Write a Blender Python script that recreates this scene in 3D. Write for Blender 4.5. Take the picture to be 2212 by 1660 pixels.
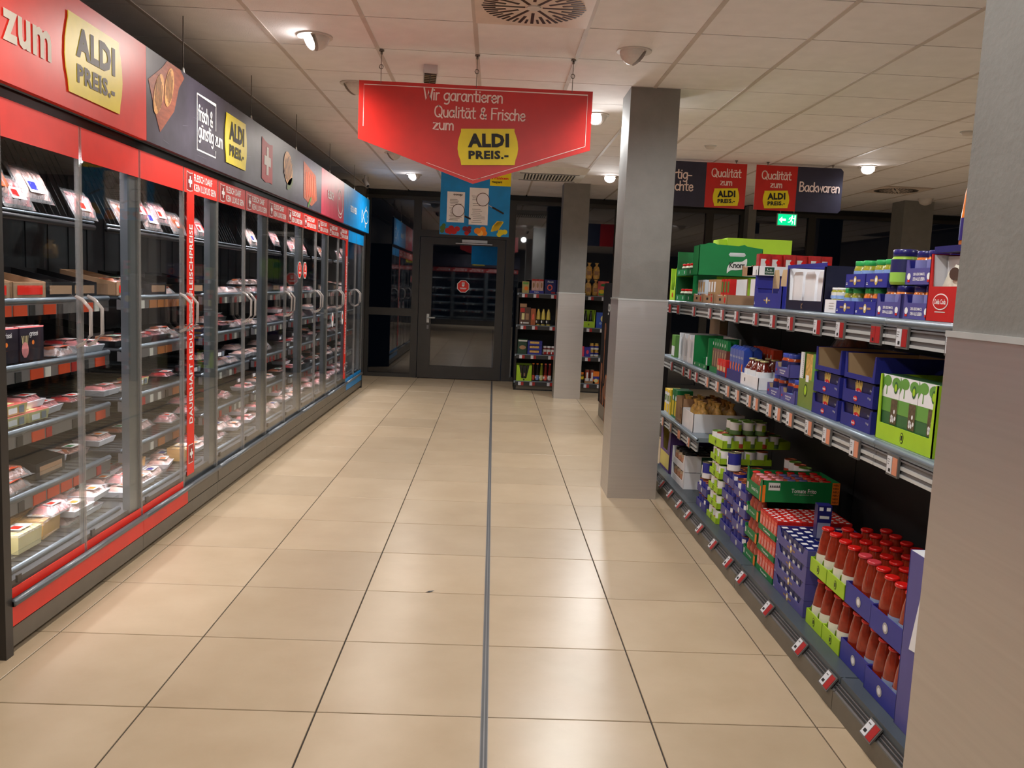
import bpy, math, random
from mathutils import Vector, Matrix
random.seed(7)
R = random.random
PI = math.pi
for o in list(bpy.data.objects): bpy.data.objects.remove(o)
S = bpy.context.scene
COL = S.collection
# ------------------------------------------------------------------ camera, world, exposure
F_PX, YAW, PIT, ROL, CAM_H = 1818.24, 0.026464, 0.115248, 0.043830, 1.532
cd = bpy.data.cameras.new('camera'); cam = bpy.data.objects.new('camera', cd); COL.objects.link(cam)
fw = Vector((math.sin(YAW)*math.cos(PIT), math.cos(YAW)*math.cos(PIT), -math.sin(PIT)))
r0 = Vector((math.cos(YAW), -math.sin(YAW), 0)); u0 = r0.cross(fw)
rr = r0*math.cos(ROL)+u0*math.sin(ROL); uu = -r0*math.sin(ROL)+u0*math.cos(ROL)
mw = Matrix((rr, uu, -fw)).transposed().to_4x4(); mw.translation = (0, 0, CAM_H)
cam.matrix_world = mw
cd.sensor_width = 36.0; cd.sensor_fit = 'HORIZONTAL'; cd.lens = 36.0*F_PX/2212; cd.clip_start = 0.05
S.camera = cam
w = bpy.data.worlds.new('night'); S.world = w; w.use_nodes = True
w.node_tree.nodes['Background'].inputs[0].default_value = (0.05, 0.08, 0.14, 1)
w.node_tree.nodes['Background'].inputs[1].default_value = 0.05
S.view_settings.view_transform = 'Standard'; S.view_settings.look = 'None'
S.view_settings.exposure = 0.56; S.view_settings.gamma = 1.0; S.view_settings.use_curve_mapping = False
CEIL = 2.97
def light(kind, name, loc, energy, color, aim=None, **k):
    d = bpy.data.lights.new(name, kind); d.energy = energy; d.color = color
    for a, b in k.items(): setattr(d, a, b)
    o = bpy.data.objects.new(name, d); COL.objects.link(o); o.location = loc
    if aim: o.rotation_euler = (Vector(aim)-Vector(loc)).to_track_quat('-Z', 'Y').to_euler()
    return o
WARM = (1.0, 0.92, 0.83); COOL = (1.0, 1.0, 0.98)
# the shop's ceiling spotlights: x, y, aim point, power
SPOTS = [(-1.13, 5.27, (-1.5, 4.9, 0.0), 62, WARM), (-1.13, 11.58, (-1.6, 11.0, 0.0), 62, WARM), (-1.13, 2.6, (-1.5, 2.9, 0.0), 55, WARM),
         (-1.13, 8.4, (-1.5, 8.2, 0.0), 62, WARM), (0.79, 7.14, (1.2, 5.6, 0.4), 85, COOL), (1.41, 10.84, (1.2, 9.2, 0.0), 90, COOL),
         (0.79, 3.1, (1.35, 3.5, 0.5), 50, COOL), (0.79, 5.24, (1.5, 5.0, 0.6), 40, COOL), (0.3, 1.2, (0.4, 2.4, 0.0), 45, COOL), (-0.9, 0.6, (-0.9, 1.6, 0.0), 55, WARM),
         (0.0, 9.6, (-0.2, 9.8, 0.0), 45, COOL), (3.94, 9.12, (3.4, 8.2, 0.0), 110, COOL), (3.9, 4.6, (3.6, 4.8, 0.0), 110, COOL),
         (6.3, 7.0, (6.2, 7.0, 0.0), 110, COOL), (3.9, 1.0, (3.6, 1.4, 0.0), 90, COOL)]
for sx, sy, aim, e, c in SPOTS:
    light('SPOT', 'spot_beam', (sx, sy, CEIL-0.11), e, c, aim, spot_size=math.radians(172), spot_blend=1.0, shadow_soft_size=0.07)
# the cold strip light inside the refrigerated cabinets
light('AREA', 'cabinet_strip_light', (-1.925, 7.62, 2.12), 42, (1.0, 0.93, 0.97), (-2.14, 7.62, 0.6), shape='RECTANGLE', size=0.04, size_y=8.7, spread=math.radians(75)).rotation_euler = (0, math.radians(6), 0)

for z_ in (0.765, 1.035, 1.31): light('AREA', 'shelf_strip_light', (-2.0, 7.62, z_), 7, (1.0, 0.92, 0.95), (-2.1, 7.62, 0.3), shape='RECTANGLE', size=0.03, size_y=8.7, spread=math.radians(130)).rotation_euler = (0, 0, 0)
light('AREA', 'lower_strip_light', (-1.99, 7.62, 0.485), 9, (1.0, 0.92, 0.95), (-2.1, 7.62, 0.3), shape='RECTANGLE', size=0.03, size_y=8.7, spread=math.radians(130)).rotation_euler = (0, math.radians(0), 0)
for k_ in range(4): light('SPOT', 'rear_spot_beam', (-1.0+k_*1.2, -3.6, 2.85), 60, COOL, (-1.0+k_*1.2, -4.2, 0), spot_size=math.radians(150), spot_blend=1.0, shadow_soft_size=0.07)
# ------------------------------------------------------------------ materials
_m = {}
def M(name, rgb, rough=0.5, metal=0.0, var=0.06, scale=9.0, bump=0.0, bscale=60.0, coat=0.0, trans=0.0, emit=0.0, spec=0.5, stretch=None):
    if name in _m: return _m[name]
    m = bpy.data.materials.new(name); m.use_nodes = True
    nt = m.node_tree; b = nt.nodes['Principled BSDF']
    g = nt.nodes.new('ShaderNodeNewGeometry'); n = nt.nodes.new('ShaderNodeTexNoise'); n.inputs['Scale'].default_value = scale; n.inputs['Detail'].default_value = 4
    vec = g.outputs['Position']
    if stretch:
        mp = nt.nodes.new('ShaderNodeMapping'); mp.inputs['Scale'].default_value = stretch
        nt.links.new(vec, mp.inputs[0]); vec = mp.outputs[0]
    nt.links.new(vec, n.inputs['Vector'])
    cr = nt.nodes.new('ShaderNodeValToRGB'); nt.links.new(n.outputs['Fac'], cr.inputs[0])
    cr.color_ramp.elements[0].position = 0.3; cr.color_ramp.elements[1].position = 0.7
    cr.color_ramp.elements[0].color = (*[max(0, c*(1-var)) for c in rgb], 1); cr.color_ramp.elements[1].color = (*[min(1, c*(1+var)) for c in rgb], 1)
    nt.links.new(cr.outputs[0], b.inputs['Base Color'])
    b.inputs['Roughness'].default_value = rough; b.inputs['Metallic'].default_value = metal
    b.inputs['Coat Weight'].default_value = coat; b.inputs['Coat Roughness'].default_value = 0.08
    b.inputs['Transmission Weight'].default_value = trans; b.inputs['Specular IOR Level'].default_value = spec
    if emit:
        b.inputs['Emission Color'].default_value = (*rgb, 1); b.inputs['Emission Strength'].default_value = emit
    if bump:
        n2 = nt.nodes.new('ShaderNodeTexNoise'); n2.inputs['Scale'].default_value = bscale; n2.inputs['Detail'].default_value = 3
        nt.links.new(vec, n2.inputs['Vector'])
        bp = nt.nodes.new('ShaderNodeBump'); bp.inputs['Strength'].default_value = bump; bp.inputs['Distance'].default_value = 0.01
        nt.links.new(n2.outputs['Fac'], bp.inputs['Height']); nt.links.new(bp.outputs[0], b.inputs['Normal'])
    _m[name] = m
    return m
def sheet(name, tint, refl, rough=0.02, bump=0.0, opac=0.0, ocol=(1, 1, 1)):
    """thin clear sheet: transparent, a fresnel share mirrored, a share of milky body"""
    if name in _m: return _m[name]
    m = bpy.data.materials.new(name); m.use_nodes = True; nt = m.node_tree; nt.nodes.clear()
    out = nt.nodes.new('ShaderNodeOutputMaterial'); t = nt.nodes.new('ShaderNodeBsdfTransparent'); t.inputs[0].default_value = (*tint, 1)
    g = nt.nodes.new('ShaderNodeBsdfGlossy'); g.inputs['Roughness'].default_value = rough
    # Schlick reflectance that treats both sides of the thin sheet alike
    ge = nt.nodes.new('ShaderNodeNewGeometry'); dp = nt.nodes.new('ShaderNodeVectorMath'); dp.operation = 'DOT_PRODUCT'
    nt.links.new(ge.outputs['Incoming'], dp.inputs[0]); nt.links.new(ge.outputs['Normal'], dp.inputs[1])
    def mth(op, a, b=None):
        q = nt.nodes.new('ShaderNodeMath'); q.operation = op
        for i_, v_ in enumerate((a, b)):
            if v_ is None: continue
            if isinstance(v_, (int, float)): q.inputs[i_].default_value = v_
            else: nt.links.new(v_, q.inputs[i_])
        return q
    f0 = ((refl-1)/(refl+1))**2
    f = mth('ADD', mth('MULTIPLY', mth('POWER', mth('SUBTRACT', 1.0, mth('ABSOLUTE', dp.outputs['Value']).outputs[0]).outputs[0], 5.0).outputs[0], 1-f0).outputs[0], f0)
    mx = nt.nodes.new('ShaderNodeMixShader'); src = t.outputs[0]
    if opac:
        d = nt.nodes.new('ShaderNodeBsdfDiffuse'); d.inputs[0].default_value = (*ocol, 1)
        m2 = nt.nodes.new('ShaderNodeMixShader'); m2.inputs[0].default_value = opac
        nt.links.new(src, m2.inputs[1]); nt.links.new(d.outputs[0], m2.inputs[2]); src = m2.outputs[0]
    if bump:
        n2 = nt.nodes.new('ShaderNodeTexNoise'); n2.inputs['Scale'].default_value = 45; n2.inputs['Detail'].default_value = 3
        nt.links.new(ge.outputs['Position'], n2.inputs['Vector'])
        bp = nt.nodes.new('ShaderNodeBump'); bp.inputs['Strength'].default_value = bump; bp.inputs['Distance'].default_value = 0.02
        nt.links.new(n2.outputs['Fac'], bp.inputs['Height']); nt.links.new(bp.outputs[0], g.inputs['Normal']); nt.links.new(bp.outputs[0], dp.inputs[1])
    nt.links.new(f.outputs[0], mx.inputs[0]); nt.links.new(src, mx.inputs[1]); nt.links.new(g.outputs[0], mx.inputs[2]); nt.links.new(mx.outputs[0], out.inputs[0])
    _m[name] = m
    return m
def C(name, r, g, b, rough=0.5, **k):      # sRGB 0-255 colour
    f = lambda c: ((c/255+0.055)/1.055)**2.4 if c > 10 else c/255/12.92
    return M(name, (f(r), f(g), f(b)), rough, **k)
GLASS = sheet('door_glass', (0.95, 0.97, 0.97), 1.42)
PANE = sheet('window_glass', (0.35, 0.4, 0.45), 2.15)
PLEXI = sheet('acrylic_lip', (0.93, 0.95, 0.96), 1.4)
FILM = sheet('cling_film', (0.92, 0.92, 0.93), 1.5, 0.08, 0.9, 0.05)
BAGF = sheet('clear_bag', (0.9, 0.9, 0.9), 1.6, 0.12, 1.0, 0.14)
HNDL = sheet('handle_clear', (0.85, 0.83, 0.82), 2.0, 0.08, 0.0, 0.4, (0.75, 0.7, 0.68))
ACRY = sheet('handle_acrylic', (0.8, 0.78, 0.76), 1.7, 0.06, 0.0, 0.22, (0.6, 0.6, 0.6))
RED = C('sign_red', 205, 30, 22, 0.35); REDV = C('vinyl_red', 232, 38, 20, 0.4); YEL = C('badge_yellow', 246, 226, 20, 0.4); INK = C('print_black', 22, 20, 24, 0.5)
WHITE = C('print_white', 240, 240, 240, 0.5); PINKW = C('letter_white', 250, 225, 220, 0.5); SLATE = C('slate_print', 62, 58, 74, 0.42, var=0.35, scale=5)
PINK = C('pink_print', 214, 62, 92, 0.4, var=0.1); BLUE = C('sky_print', 0, 140, 214, 0.4, var=0.1); NAVY = C('navy_sign', 44, 42, 66, 0.4, var=0.12)
STEEL = C('shelf_steel', 138, 152, 164, 0.35, metal=0.3); RAIL = C('rail_grey', 118, 116, 118, 0.4, metal=0.2); DARK = C('dark_grey', 50, 50, 52, 0.45); BLACK = C('black_plastic', 16, 16, 18, 0.4)
KICK = C('kick_brown', 104, 98, 88, 0.4, metal=0.2); SHELFB = C('back_black', 12, 12, 14, 0.6); GREYP = C('cabinet_grey', 112, 118, 124, 0.3, metal=0.4)
BRUSH = M('brushed_steel', (0.66, 0.645, 0.64), 0.42, 0.95, 0.03, 2, 0.012, 20, stretch=(1, 1, 40)); PLAST = C('column_plaster', 128, 126, 122, 0.75, bump=0.12, bscale=70)
TRIMW = C('pale_trim', 205, 208, 208, 0.3, metal=0.3); FRAME = C('facade_frame', 62, 60, 58, 0.4, metal=0.2); WALLM = C('wall_paint', 120, 116, 112, 0.8)
TILEM = None
CARD = C('raw_cardboard', 186, 158, 122, 0.7); CARDW = C('white_card', 232, 232, 236, 0.6); KRAFT = C('kraft_brown', 160, 124, 92, 0.7)
TBLUE = C('tray_blue', 44, 48, 144, 0.42); TPURP = C('tray_violet', 82, 78, 146, 0.42); LIME = C('tray_lime', 166, 206, 40, 0.5); GREEN = C('tray_green', 0, 118, 58, 0.5); TNAVY = C('carton_navy', 20, 26, 96, 0.35)
REDC = C('carton_red', 205, 28, 22, 0.45); ORANGE = C('print_orange', 232, 122, 30, 0.5); LGREEN = C('lid_green', 50, 172, 90, 0.35); SAUCE = C('tomato_sauce', 142, 42, 20, 0.16, coat=0.7, var=0.2, scale=40)
REDLID = C('lid_red', 214, 24, 20, 0.25, coat=0.4); CORAL = C('carton_coral', 226, 96, 74, 0.5, var=0.2, scale=60); TIN = C('tin_metal', 150, 140, 110, 0.3, metal=0.8)
# ------------------------------------------------------------------ mesh builder
class MB:
    def __init__(s): s.v = []; s.f = []; s.mi = []; s.sm = []; s.mats = []
    def m(s, mat):
        if mat not in s.mats: s.mats.append(mat)
        return s.mats.index(mat)
    def add(s, vs, fs, mat, smooth=False):
        n = len(s.v); s.v += [tuple(v) for v in vs]; i = s.m(mat)
        for f in fs: s.f.append([a+n for a in f]); s.mi.append(i); s.sm.append(smooth)
        return s
    def box(s, x0, x1, y0, y1, z0, z1, mat):
        vs = [(x, y, z) for z in (z0, z1) for y in (y0, y1) for x in (x0, x1)]
        return s.add(vs, [(0, 2, 3, 1), (4, 5, 7, 6), (0, 1, 5, 4), (2, 6, 7, 3), (0, 4, 6, 2), (1, 3, 7, 5)], mat)
    def frustum(s, x0, x1, y0, y1, z0, z1, ins, mat, top=None):
        """box whose bottom is inset"""
        vs = [(x0+ins, y0+ins, z0), (x1-ins, y0+ins, z0), (x0+ins, y1-ins, z0), (x1-ins, y1-ins, z0), (x0, y0, z1), (x1, y0, z1), (x0, y1, z1), (x1, y1, z1)]
        s.add(vs, [(0, 2, 3, 1), (0, 1, 5, 4), (2, 6, 7, 3), (0, 4, 6, 2), (1, 3, 7, 5)], mat)
        return s.add(vs, [(4, 5, 7, 6)], top or mat)
    def prism(s, pts, B, th, mat):
        """polygon pts in plane B=(o,u,v), extruded th along u x v backwards"""
        o, u, v = B; n = u.cross(v); k = len(pts)
        a = [o+u*p[0]+v*p[1] for p in pts]; b = [q-n*th for q in a]
        return s.add(a+b, [list(range(k)), list(range(2*k-1, k-1, -1))]+[(i, k+i, k+(i+1) % k, (i+1) % k) for i in range(k)], mat)
    def poly(s, pts, B, mat, off=0.0):
        o, u, v = B; n = u.cross(v)
        return s.add([o+u*p[0]+v*p[1]+n*off for p in pts], [list(range(len(pts)))], mat)
    def rect(s, x0, y0, x1, y1, B, mat, off=0.001): return s.poly([(x0, y0), (x1, y0), (x1, y1), (x0, y1)], B, mat, off)
    def ell(s, cx, cy, rx, ry, B, mat, off=0.0015, n=16, rot=0):
        return s.poly([(cx+rx*math.cos(a)*math.cos(rot)-ry*math.sin(a)*math.sin(rot), cy+rx*math.cos(a)*math.sin(rot)+ry*math.sin(a)*math.cos(rot)) for a in [2*PI*i/n for i in range(n)]], B, mat, off)
    def tube(s, pts, r, mat, n=8, caps=True):
        pts = [Vector(p) for p in pts]; rings = []
        for i, p in enumerate(pts):
            t = (pts[min(i+1, len(pts)-1)]-pts[max(i-1, 0)]).normalized(); a = Vector((0, 0, 1)) if abs(t.z) < 0.9 else Vector((1, 0, 0))
            x = t.cross(a).normalized(); y = t.cross(x)
            rings.append([p+(x*math.cos(2*PI*k/n)+y*math.sin(2*PI*k/n))*r for k in range(n)])
        fs = [(i*n+k, i*n+(k+1) % n, (i+1)*n+(k+1) % n, (i+1)*n+k) for i in range(len(pts)-1) for k in range(n)]
        if caps: fs += [list(range(n))[::-1], [(len(pts)-1)*n+k for k in range(n)]]
        return s.add([v for q in rings for v in q], fs, mat, True)
    def lathe(s, prof, mat, n=16, c=(0, 0), cap=True):
        vs = [(c[0]+r*math.cos(2*PI*k/n), c[1]+r*math.sin(2*PI*k/n), z) for r, z in prof for k in range(n)]
        fs = [(i*n+k, i*n+(k+1) % n, (i+1)*n+(k+1) % n, (i+1)*n+k) for i in range(len(prof)-1) for k in range(n)]
        s.add(vs, fs, mat, True)
        if cap: s.add(vs[-n:], [list(range(n))], mat); s.add(vs[:n], [list(range(n))[::-1]], mat)
        return s
    def build(s, name, parent=None):
        me = bpy.data.meshes.new(name); me.from_pydata(s.v, [], s.f)
        for m_ in s.mats: me.materials.append(m_)
        me.polygons.foreach_set('material_index', s.mi); me.polygons.foreach_set('use_smooth', s.sm); me.update()
        o = bpy.data.objects.new(name, me); COL.objects.link(o)
        if parent: o.parent = parent
        return o
def V(*a): return Vector(a)
X_, Y_, Z_ = V(1, 0, 0), V(0, 1, 0), V(0, 0, 1)
FRONT = lambda x, y, z: (V(x, y, z), X_, Z_)          # faces -Y
LEFTF = lambda x, y, z: (V(x, y, z), -Y_, Z_)         # faces -X
RIGHTF = lambda x, y, z: (V(x, y, z), Y_, Z_)         # faces +X
TOPF = lambda x, y, z: (V(x, y, z), X_, Y_)           # faces +Z
# ---- lettering
_t = {}
def text_geo(st, bold=0.0, sp=1.0):
    k = (st, bold, sp)
    if k not in _t:
        cu = bpy.data.curves.new('t', 'FONT'); cu.body = st; cu.size = 1; cu.resolution_u = 2; cu.offset = bold; cu.fill_mode = 'FRONT'; cu.space_character = sp
        ob = bpy.data.objects.new('t', cu); COL.objects.link(ob)
        me = bpy.data.meshes.new_from_object(ob); vs = [(v.co.x, v.co.y) for v in me.vertices]; fs = [list(p.vertices) for p in me.polygons]
        bpy.data.objects.remove(ob); bpy.data.curves.remove(cu); bpy.data.meshes.remove(me)
        xs = [v[0] for v in vs]; ys = [v[1] for v in vs]; x0, y0 = min(xs), min(ys); dx, dy = max(xs)-x0, max(ys)-y0
        _t[k] = ([((v[0]-x0)/dx, (v[1]-y0)/dy) for v in vs], fs)
    return _t[k]
def text(mb, st, x0, y0, wd, ht, B, mat, off=0.002, bold=0.0, rot=0.0, sp=1.0):
    vs, fs = text_geo(st, bold, sp); o, u, v = B; n = u.cross(v); c, s_ = math.cos(rot), math.sin(rot)
    mb.add([o+u*(x0+a*wd*c-b*ht*s_)+v*(y0+a*wd*s_+b*ht*c)+n*off for a, b in vs], fs, mat)
GL = {'W': (5.8, '0,8 1.4,0 2.8,6 4.2,0 5.4,8'), 'p': (4, '.4,5 .4,-3|~.4,3.4 1.4,5 3,4.4 3.4,2.4 2.6,.3 1.2,.1 .4,1.4'), 'i': (1.6, '.6,5 .6,0|.6,7 .6,7.15'), 'r': (2.7, '.4,5 .4,0|~.4,3.5 1.2,4.8 2.3,4.9'),
 'g': (4.2, '~3.4,3.4 2.9,4.8 1.7,5 .4,3.6 .4,1.4 1.7,.2 3,1.2 3.4,3|~3.4,5 3.4,2 3.4,-1 2.2,-2.6 .6,-2.2'), 'a': (4.2, '~3.3,3 2.9,4.7 1.6,5 .4,3.5 .4,1.3 1.6,.1 2.8,1 3.3,3|~3.3,5 3.3,2.5 3.3,1 3.8,0'),
 'n': (3.9, '.4,5 .4,0|~.4,3.2 1.6,4.9 2.8,4.5 3.1,3 3.1,1.5 3.1,0'), 't': (3.2, '~1.4,7.6 1.4,4 1.4,1.2 1.8,.2 2.8,.2|0,5.2 2.8,5.2'), 'e': (3.8, '~.4,2.6 2,2.7 3.1,3 2.8,4.5 1.8,5.1 .6,4 .3,2 1.2,.1 2.4,.1 3.2,1'),
 'Q': (5.8, '~2.6,8 .9,6.8 .3,4 .9,1.2 2.6,0 4.4,1.2 5,4 4.4,6.8 2.6,8|3.2,1.8 5.2,-.6'), 'u': (3.9, '~.4,5 .4,3 .4,1.6 1.4,.1 2.6,.6 3.1,2|3.1,5 3.1,0'), 'l': (1.7, '~.6,8 .6,4 .6,1 1.1,.1'),
 'ä': (4.2, '~3.3,3 2.9,4.7 1.6,5 .4,3.5 .4,1.3 1.6,.1 2.8,1 3.3,3|~3.3,5 3.3,2.5 3.3,1 3.8,0|1.1,6.8 1.1,6.95|2.5,6.8 2.5,6.95'), 'ü': (3.9, '~.4,5 .4,3 .4,1.6 1.4,.1 2.6,.6 3.1,2|3.1,5 3.1,0|1,6.8 1,6.95|2.4,6.8 2.4,6.95'),
 '&': (5, '~4.2,0 2.4,3 1.2,5.4 1.1,7 2.2,7.9 3.2,7 2.6,5.2 .8,3 .4,1.3 1.6,0 3.2,.6 4.2,3'), 'F': (4.4, '.4,0 .4,8 4,8|.4,4.3 3.2,4.3'), 's': (3.4, '~3,4.5 1.6,5.1 .5,4 1.6,2.8 2.9,1.5 1.8,0 .3,.5'),
 'c': (3.4, '~3,4.4 1.7,5.1 .5,3.8 .4,1.5 1.6,0 3,.7'), 'h': (3.9, '.4,8 .4,0|~.4,3.2 1.6,4.9 2.8,4.5 3.1,3 3.1,1.5 3.1,0'), 'z': (3.7, '.3,5 3,5 .2,0 3.2,0'),
 'm': (5.6, '.4,5 .4,0|~.4,3.2 1.3,4.9 2.3,4.5 2.6,3 2.6,0|~2.6,3.2 3.5,4.9 4.5,4.5 4.8,3 4.8,0'), '-': (3.2, '.2,2.8 2.6,2.8'), 'B': (4.6, '.4,0 .4,8|~.4,8 2.4,7.9 3.3,6.6 2.4,4.8 .5,4.4|~.5,4.4 3,4.2 4,2.2 3,.2 .4,0'),
 'k': (3.5, '.4,8 .4,0|3,5 .5,2.3 3.1,0'), 'w': (4.9, '.2,5 1.2,0 2.3,4 3.4,0 4.5,5'), 'f': (2.9, '~2.8,7.5 1.8,8 1.1,6.5 1.1,3 1.1,0|0,5 2.5,5'), 'K': (4.4, '.4,8 .4,0|3.8,8 .5,3.8 3.9,0'), 'o': (4, '~1.8,5 .5,3.8 .4,1.4 1.8,0 3.2,1.4 3.2,3.8 1.8,5'), ' ': (2.6, '')}
def smooth_pts(p):
    out = []
    for i in range(len(p)-1):
        a, b, c, d = p[max(i-1, 0)], p[i], p[i+1], p[min(i+2, len(p)-1)]
        for k in range(4):
            t = k/4
            out.append(tuple(0.5*((2*b[j])+(-a[j]+c[j])*t+(2*a[j]-5*b[j]+4*c[j]-d[j])*t*t+(-a[j]+3*b[j]-3*c[j]+d[j])*t**3) for j in (0, 1)))
    return out+[p[-1]]
def stroke(mb, pts, wd, B, mat, off=0.002):
    """a flat rounded pen line"""
    n = len(pts); L = []; Rr = []
    for i in range(n):
        a = pts[max(i-1, 0)]; b = pts[min(i+1, n-1)]; dx, dy = b[0]-a[0], b[1]-a[1]; l = math.hypot(dx, dy) or 1; dx /= l; dy /= l
        ex = (-wd*0.4 if i == 0 else wd*0.4 if i == n-1 else 0)
        k = 1.0
        if 0 < i < n-1:
            d1 = (pts[i][0]-a[0], pts[i][1]-a[1]); l1 = math.hypot(*d1) or 1; k = 1/max(0.45, abs(d1[0]*dx+d1[1]*dy)/l1)
        x, y = pts[i][0]+dx*ex, pts[i][1]+dy*ex
        L.append((x-dy*wd/2*k, y+dx*wd/2*k)); Rr.append((x+dy*wd/2*k, y-dx*wd/2*k))
    o, u, v = B; nn = u.cross(v)
    mb.add([o+u*p[0]+v*p[1]+nn*off for p in L+Rr], [(n+i, n+i+1, i+1, i) for i in range(n-1)], mat)
def hand(mb, st, x0, y0, wd, capH, B, mat, pen=0.9, off=0.002, rot=0.0):
    tot = sum(GL[c][0] for c in st); sx = wd/tot; sy = capH/8; x = 0; nl = 0
    for c in st:
        adv, g = GL[c]
        for pl in (g.split('|') if g else []):
            sm = pl[0] == '~'; p = [tuple(float(q) for q in a.split(',')) for a in pl.lstrip('~').split()]
            if sm: p = smooth_pts(p)
            q = [((x+a)*sx, b*sy) for a, b in p]
            q = [(x0+a*math.cos(rot)-b*math.sin(rot), y0+a*math.sin(rot)+b*math.cos(rot)) for a, b in q]
            if len(q) == 2 and math.hypot(q[0][0]-q[1][0], q[0][1]-q[1][1]) < pen*sy*0.4: mb.ell(q[0][0], q[0][1], pen*sy*.62, pen*sy*.62, B, mat, off, 8)
            else: stroke(mb, q, pen*(sx+sy)/2, B, mat, off+.00015*(nl % 5)); nl += 1
        x += adv
def block(mb, st, x0, y0, wd, ht, B, mat, pen=1.5, off=0.002): text(mb, st, x0, y0, wd, ht, B, mat, off, .012+.02*pen if pen > 1.55 else .022, sp=1.1 if pen > 1.55 else 1.03)
def badge(mb, cx, cy, wd, ht, B, rot=0.0, off=0.003, yel=None, ink=None):
    """yellow price badge with bulging sides"""
    yel = yel or YEL; ink = ink or INK
    side = [(0.44, -0.5), (0.455, -0.36), (0.485, -0.22), (0.5, -0.05), (0.49, 0.15), (0.46, 0.33), (0.44, 0.42), (0.44, 0.5)]
    pts = side+[(-x, y) for x, y in side[::-1]]
    c, s_ = math.cos(rot), math.sin(rot); o, u, v = B
    B2 = (o+u*cx+v*cy, u*c+v*s_, v*c-u*s_)
    mb.prism([(a*wd, b*ht) for a, b in pts], (B2[0]+B2[1].cross(B2[2])*off, B2[1], B2[2]), 0.003, yel)
    block(mb, 'ALDI', -0.33*wd, -0.01*ht, 0.68*wd, 0.38*ht, B2, ink, 2.1, off+0.002)
    block(mb, 'PREIS.-', -0.32*wd, -0.34*ht, 0.66*wd, 0.24*ht, B2, ink, 1.6, off+0.002)
def cross_flag(mb, cx, cy, s, B, off=0.002, bg=None, h=None):
    h = h or s*1.3
    if bg: mb.rect(cx-s/2, cy-h/2, cx+s/2, cy+h/2, B, bg, off)
    t = s*0.1; L = s*0.3
    mb.rect(cx-t, cy-L*1.1, cx+t, cy+L*1.1, B, WHITE, off+.001); mb.rect(cx-L, cy-t*1.1, cx+L, cy+t*1.1, B, WHITE, off+.0012)
# ---- things
ORD = ['first', 'second', 'third', 'fourth', 'fifth', 'sixth', 'seventh', 'eighth', 'ninth', 'tenth', 'eleventh', 'twelfth', 'thirteenth', 'fourteenth', 'fifteenth', 'sixteenth', 'seventeenth', 'eighteenth']
def tag(o, label, cat, group=None):
    o['label'] = label; o['category'] = cat
    if group: o['group'] = group
    return o
def thing(name, label, cat, loc=(0, 0, 0), rz=0.0, group=None):
    o = bpy.data.objects.new(name, None); COL.objects.link(o); o.location = loc; o.rotation_euler = (0, 0, rz); o.empty_display_size = 0.05
    return tag(o, label, cat, group)
def struct(o): o['kind'] = 'structure'; return o
def root_struct(name, loc=(0, 0, 0)):
    o = bpy.data.objects.new(name, None); COL.objects.link(o); o.location = loc; o['kind'] = 'structure'; return o
PROTO = {}
def copy_tree(o, parent=None):
    c = o.copy(); COL.objects.link(c); c.parent = parent
    for ch in o.children: copy_tree(ch, c)
    return c
def put(key, make, loc, rz, label, cat, group=None, rx=0.0, ry=0.0, name=None, sc=None):
    """first call moves the prototype itself, later calls copy it with its parts"""
    if key not in PROTO: o = make(); PROTO[key] = o
    else: o = copy_tree(PROTO[key])
    o.location = loc; o.rotation_euler = (rx, ry, rz)
    if sc: o.scale = sc
    if 'group' in o.keys(): del o['group']
    return tag(o, label, cat, group)
def emp(name):
    o = bpy.data.objects.new(name, None); COL.objects.link(o); return o
RZR, RZL = -PI/2, PI/2        # front faces the aisle from the right / from the left

# ------------------------------------------------------------------ floor
def tile_floor_mat():
    m = bpy.data.materials.new('beige_floor_tile'); m.use_nodes = True; nt = m.node_tree; b = nt.nodes['Principled BSDF']
    g = nt.nodes.new('ShaderNodeNewGeometry'); oi = nt.nodes.new('ShaderNodeObjectInfo')
    n = nt.nodes.new('ShaderNodeTexNoise'); n.inputs['Scale'].default_value = 3.2; n.inputs['Detail'].default_value = 8; n.inputs['Roughness'].default_value = 0.6
    nt.links.new(g.outputs['Position'], n.inputs['Vector'])
    cr = nt.nodes.new('ShaderNodeValToRGB'); nt.links.new(n.outputs['Fac'], cr.inputs[0])
    cr.color_ramp.elements[0].color = (0.43, 0.325, 0.21, 1); cr.color_ramp.elements[1].color = (0.53, 0.42, 0.29, 1)
    cr.color_ramp.elements[0].position = 0.2; cr.color_ramp.elements[1].position = 0.8
    hs = nt.nodes.new('ShaderNodeHueSaturation'); mr = nt.nodes.new('ShaderNodeMapRange'); mr.inputs[3].default_value = 0.94; mr.inputs[4].default_value = 1.06
    nt.links.new(oi.outputs['Random'], mr.inputs[0]); nt.links.new(mr.outputs[0], hs.inputs['Value']); nt.links.new(cr.outputs[0], hs.inputs['Color']); nt.links.new(hs.outputs[0], b.inputs['Base Color'])
    b.inputs['Roughness'].default_value = 0.31; b.inputs['Specular IOR Level'].default_value = 0.42
    return m
TILEM = tile_floor_mat(); GROUT = C('dark_grout', 44, 40, 38, 0.8)
fl = MB().box(-2.8, 9, -5.9, 13.75, -0.1, -0.006, GROUT).build('floor'); struct(fl)
FY_ = 2.2509
far = MB().box(2.4, 9, -5.9, 13.7, -0.02, 0.0, TILEM).box(-2.8, 2.43, -5.9, FY_-4*.6, -0.02, 0, TILEM).build('paving', fl); far['kind'] = 'stuff'
FX, FY = 0.0288, 2.2509
tm = None
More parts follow.
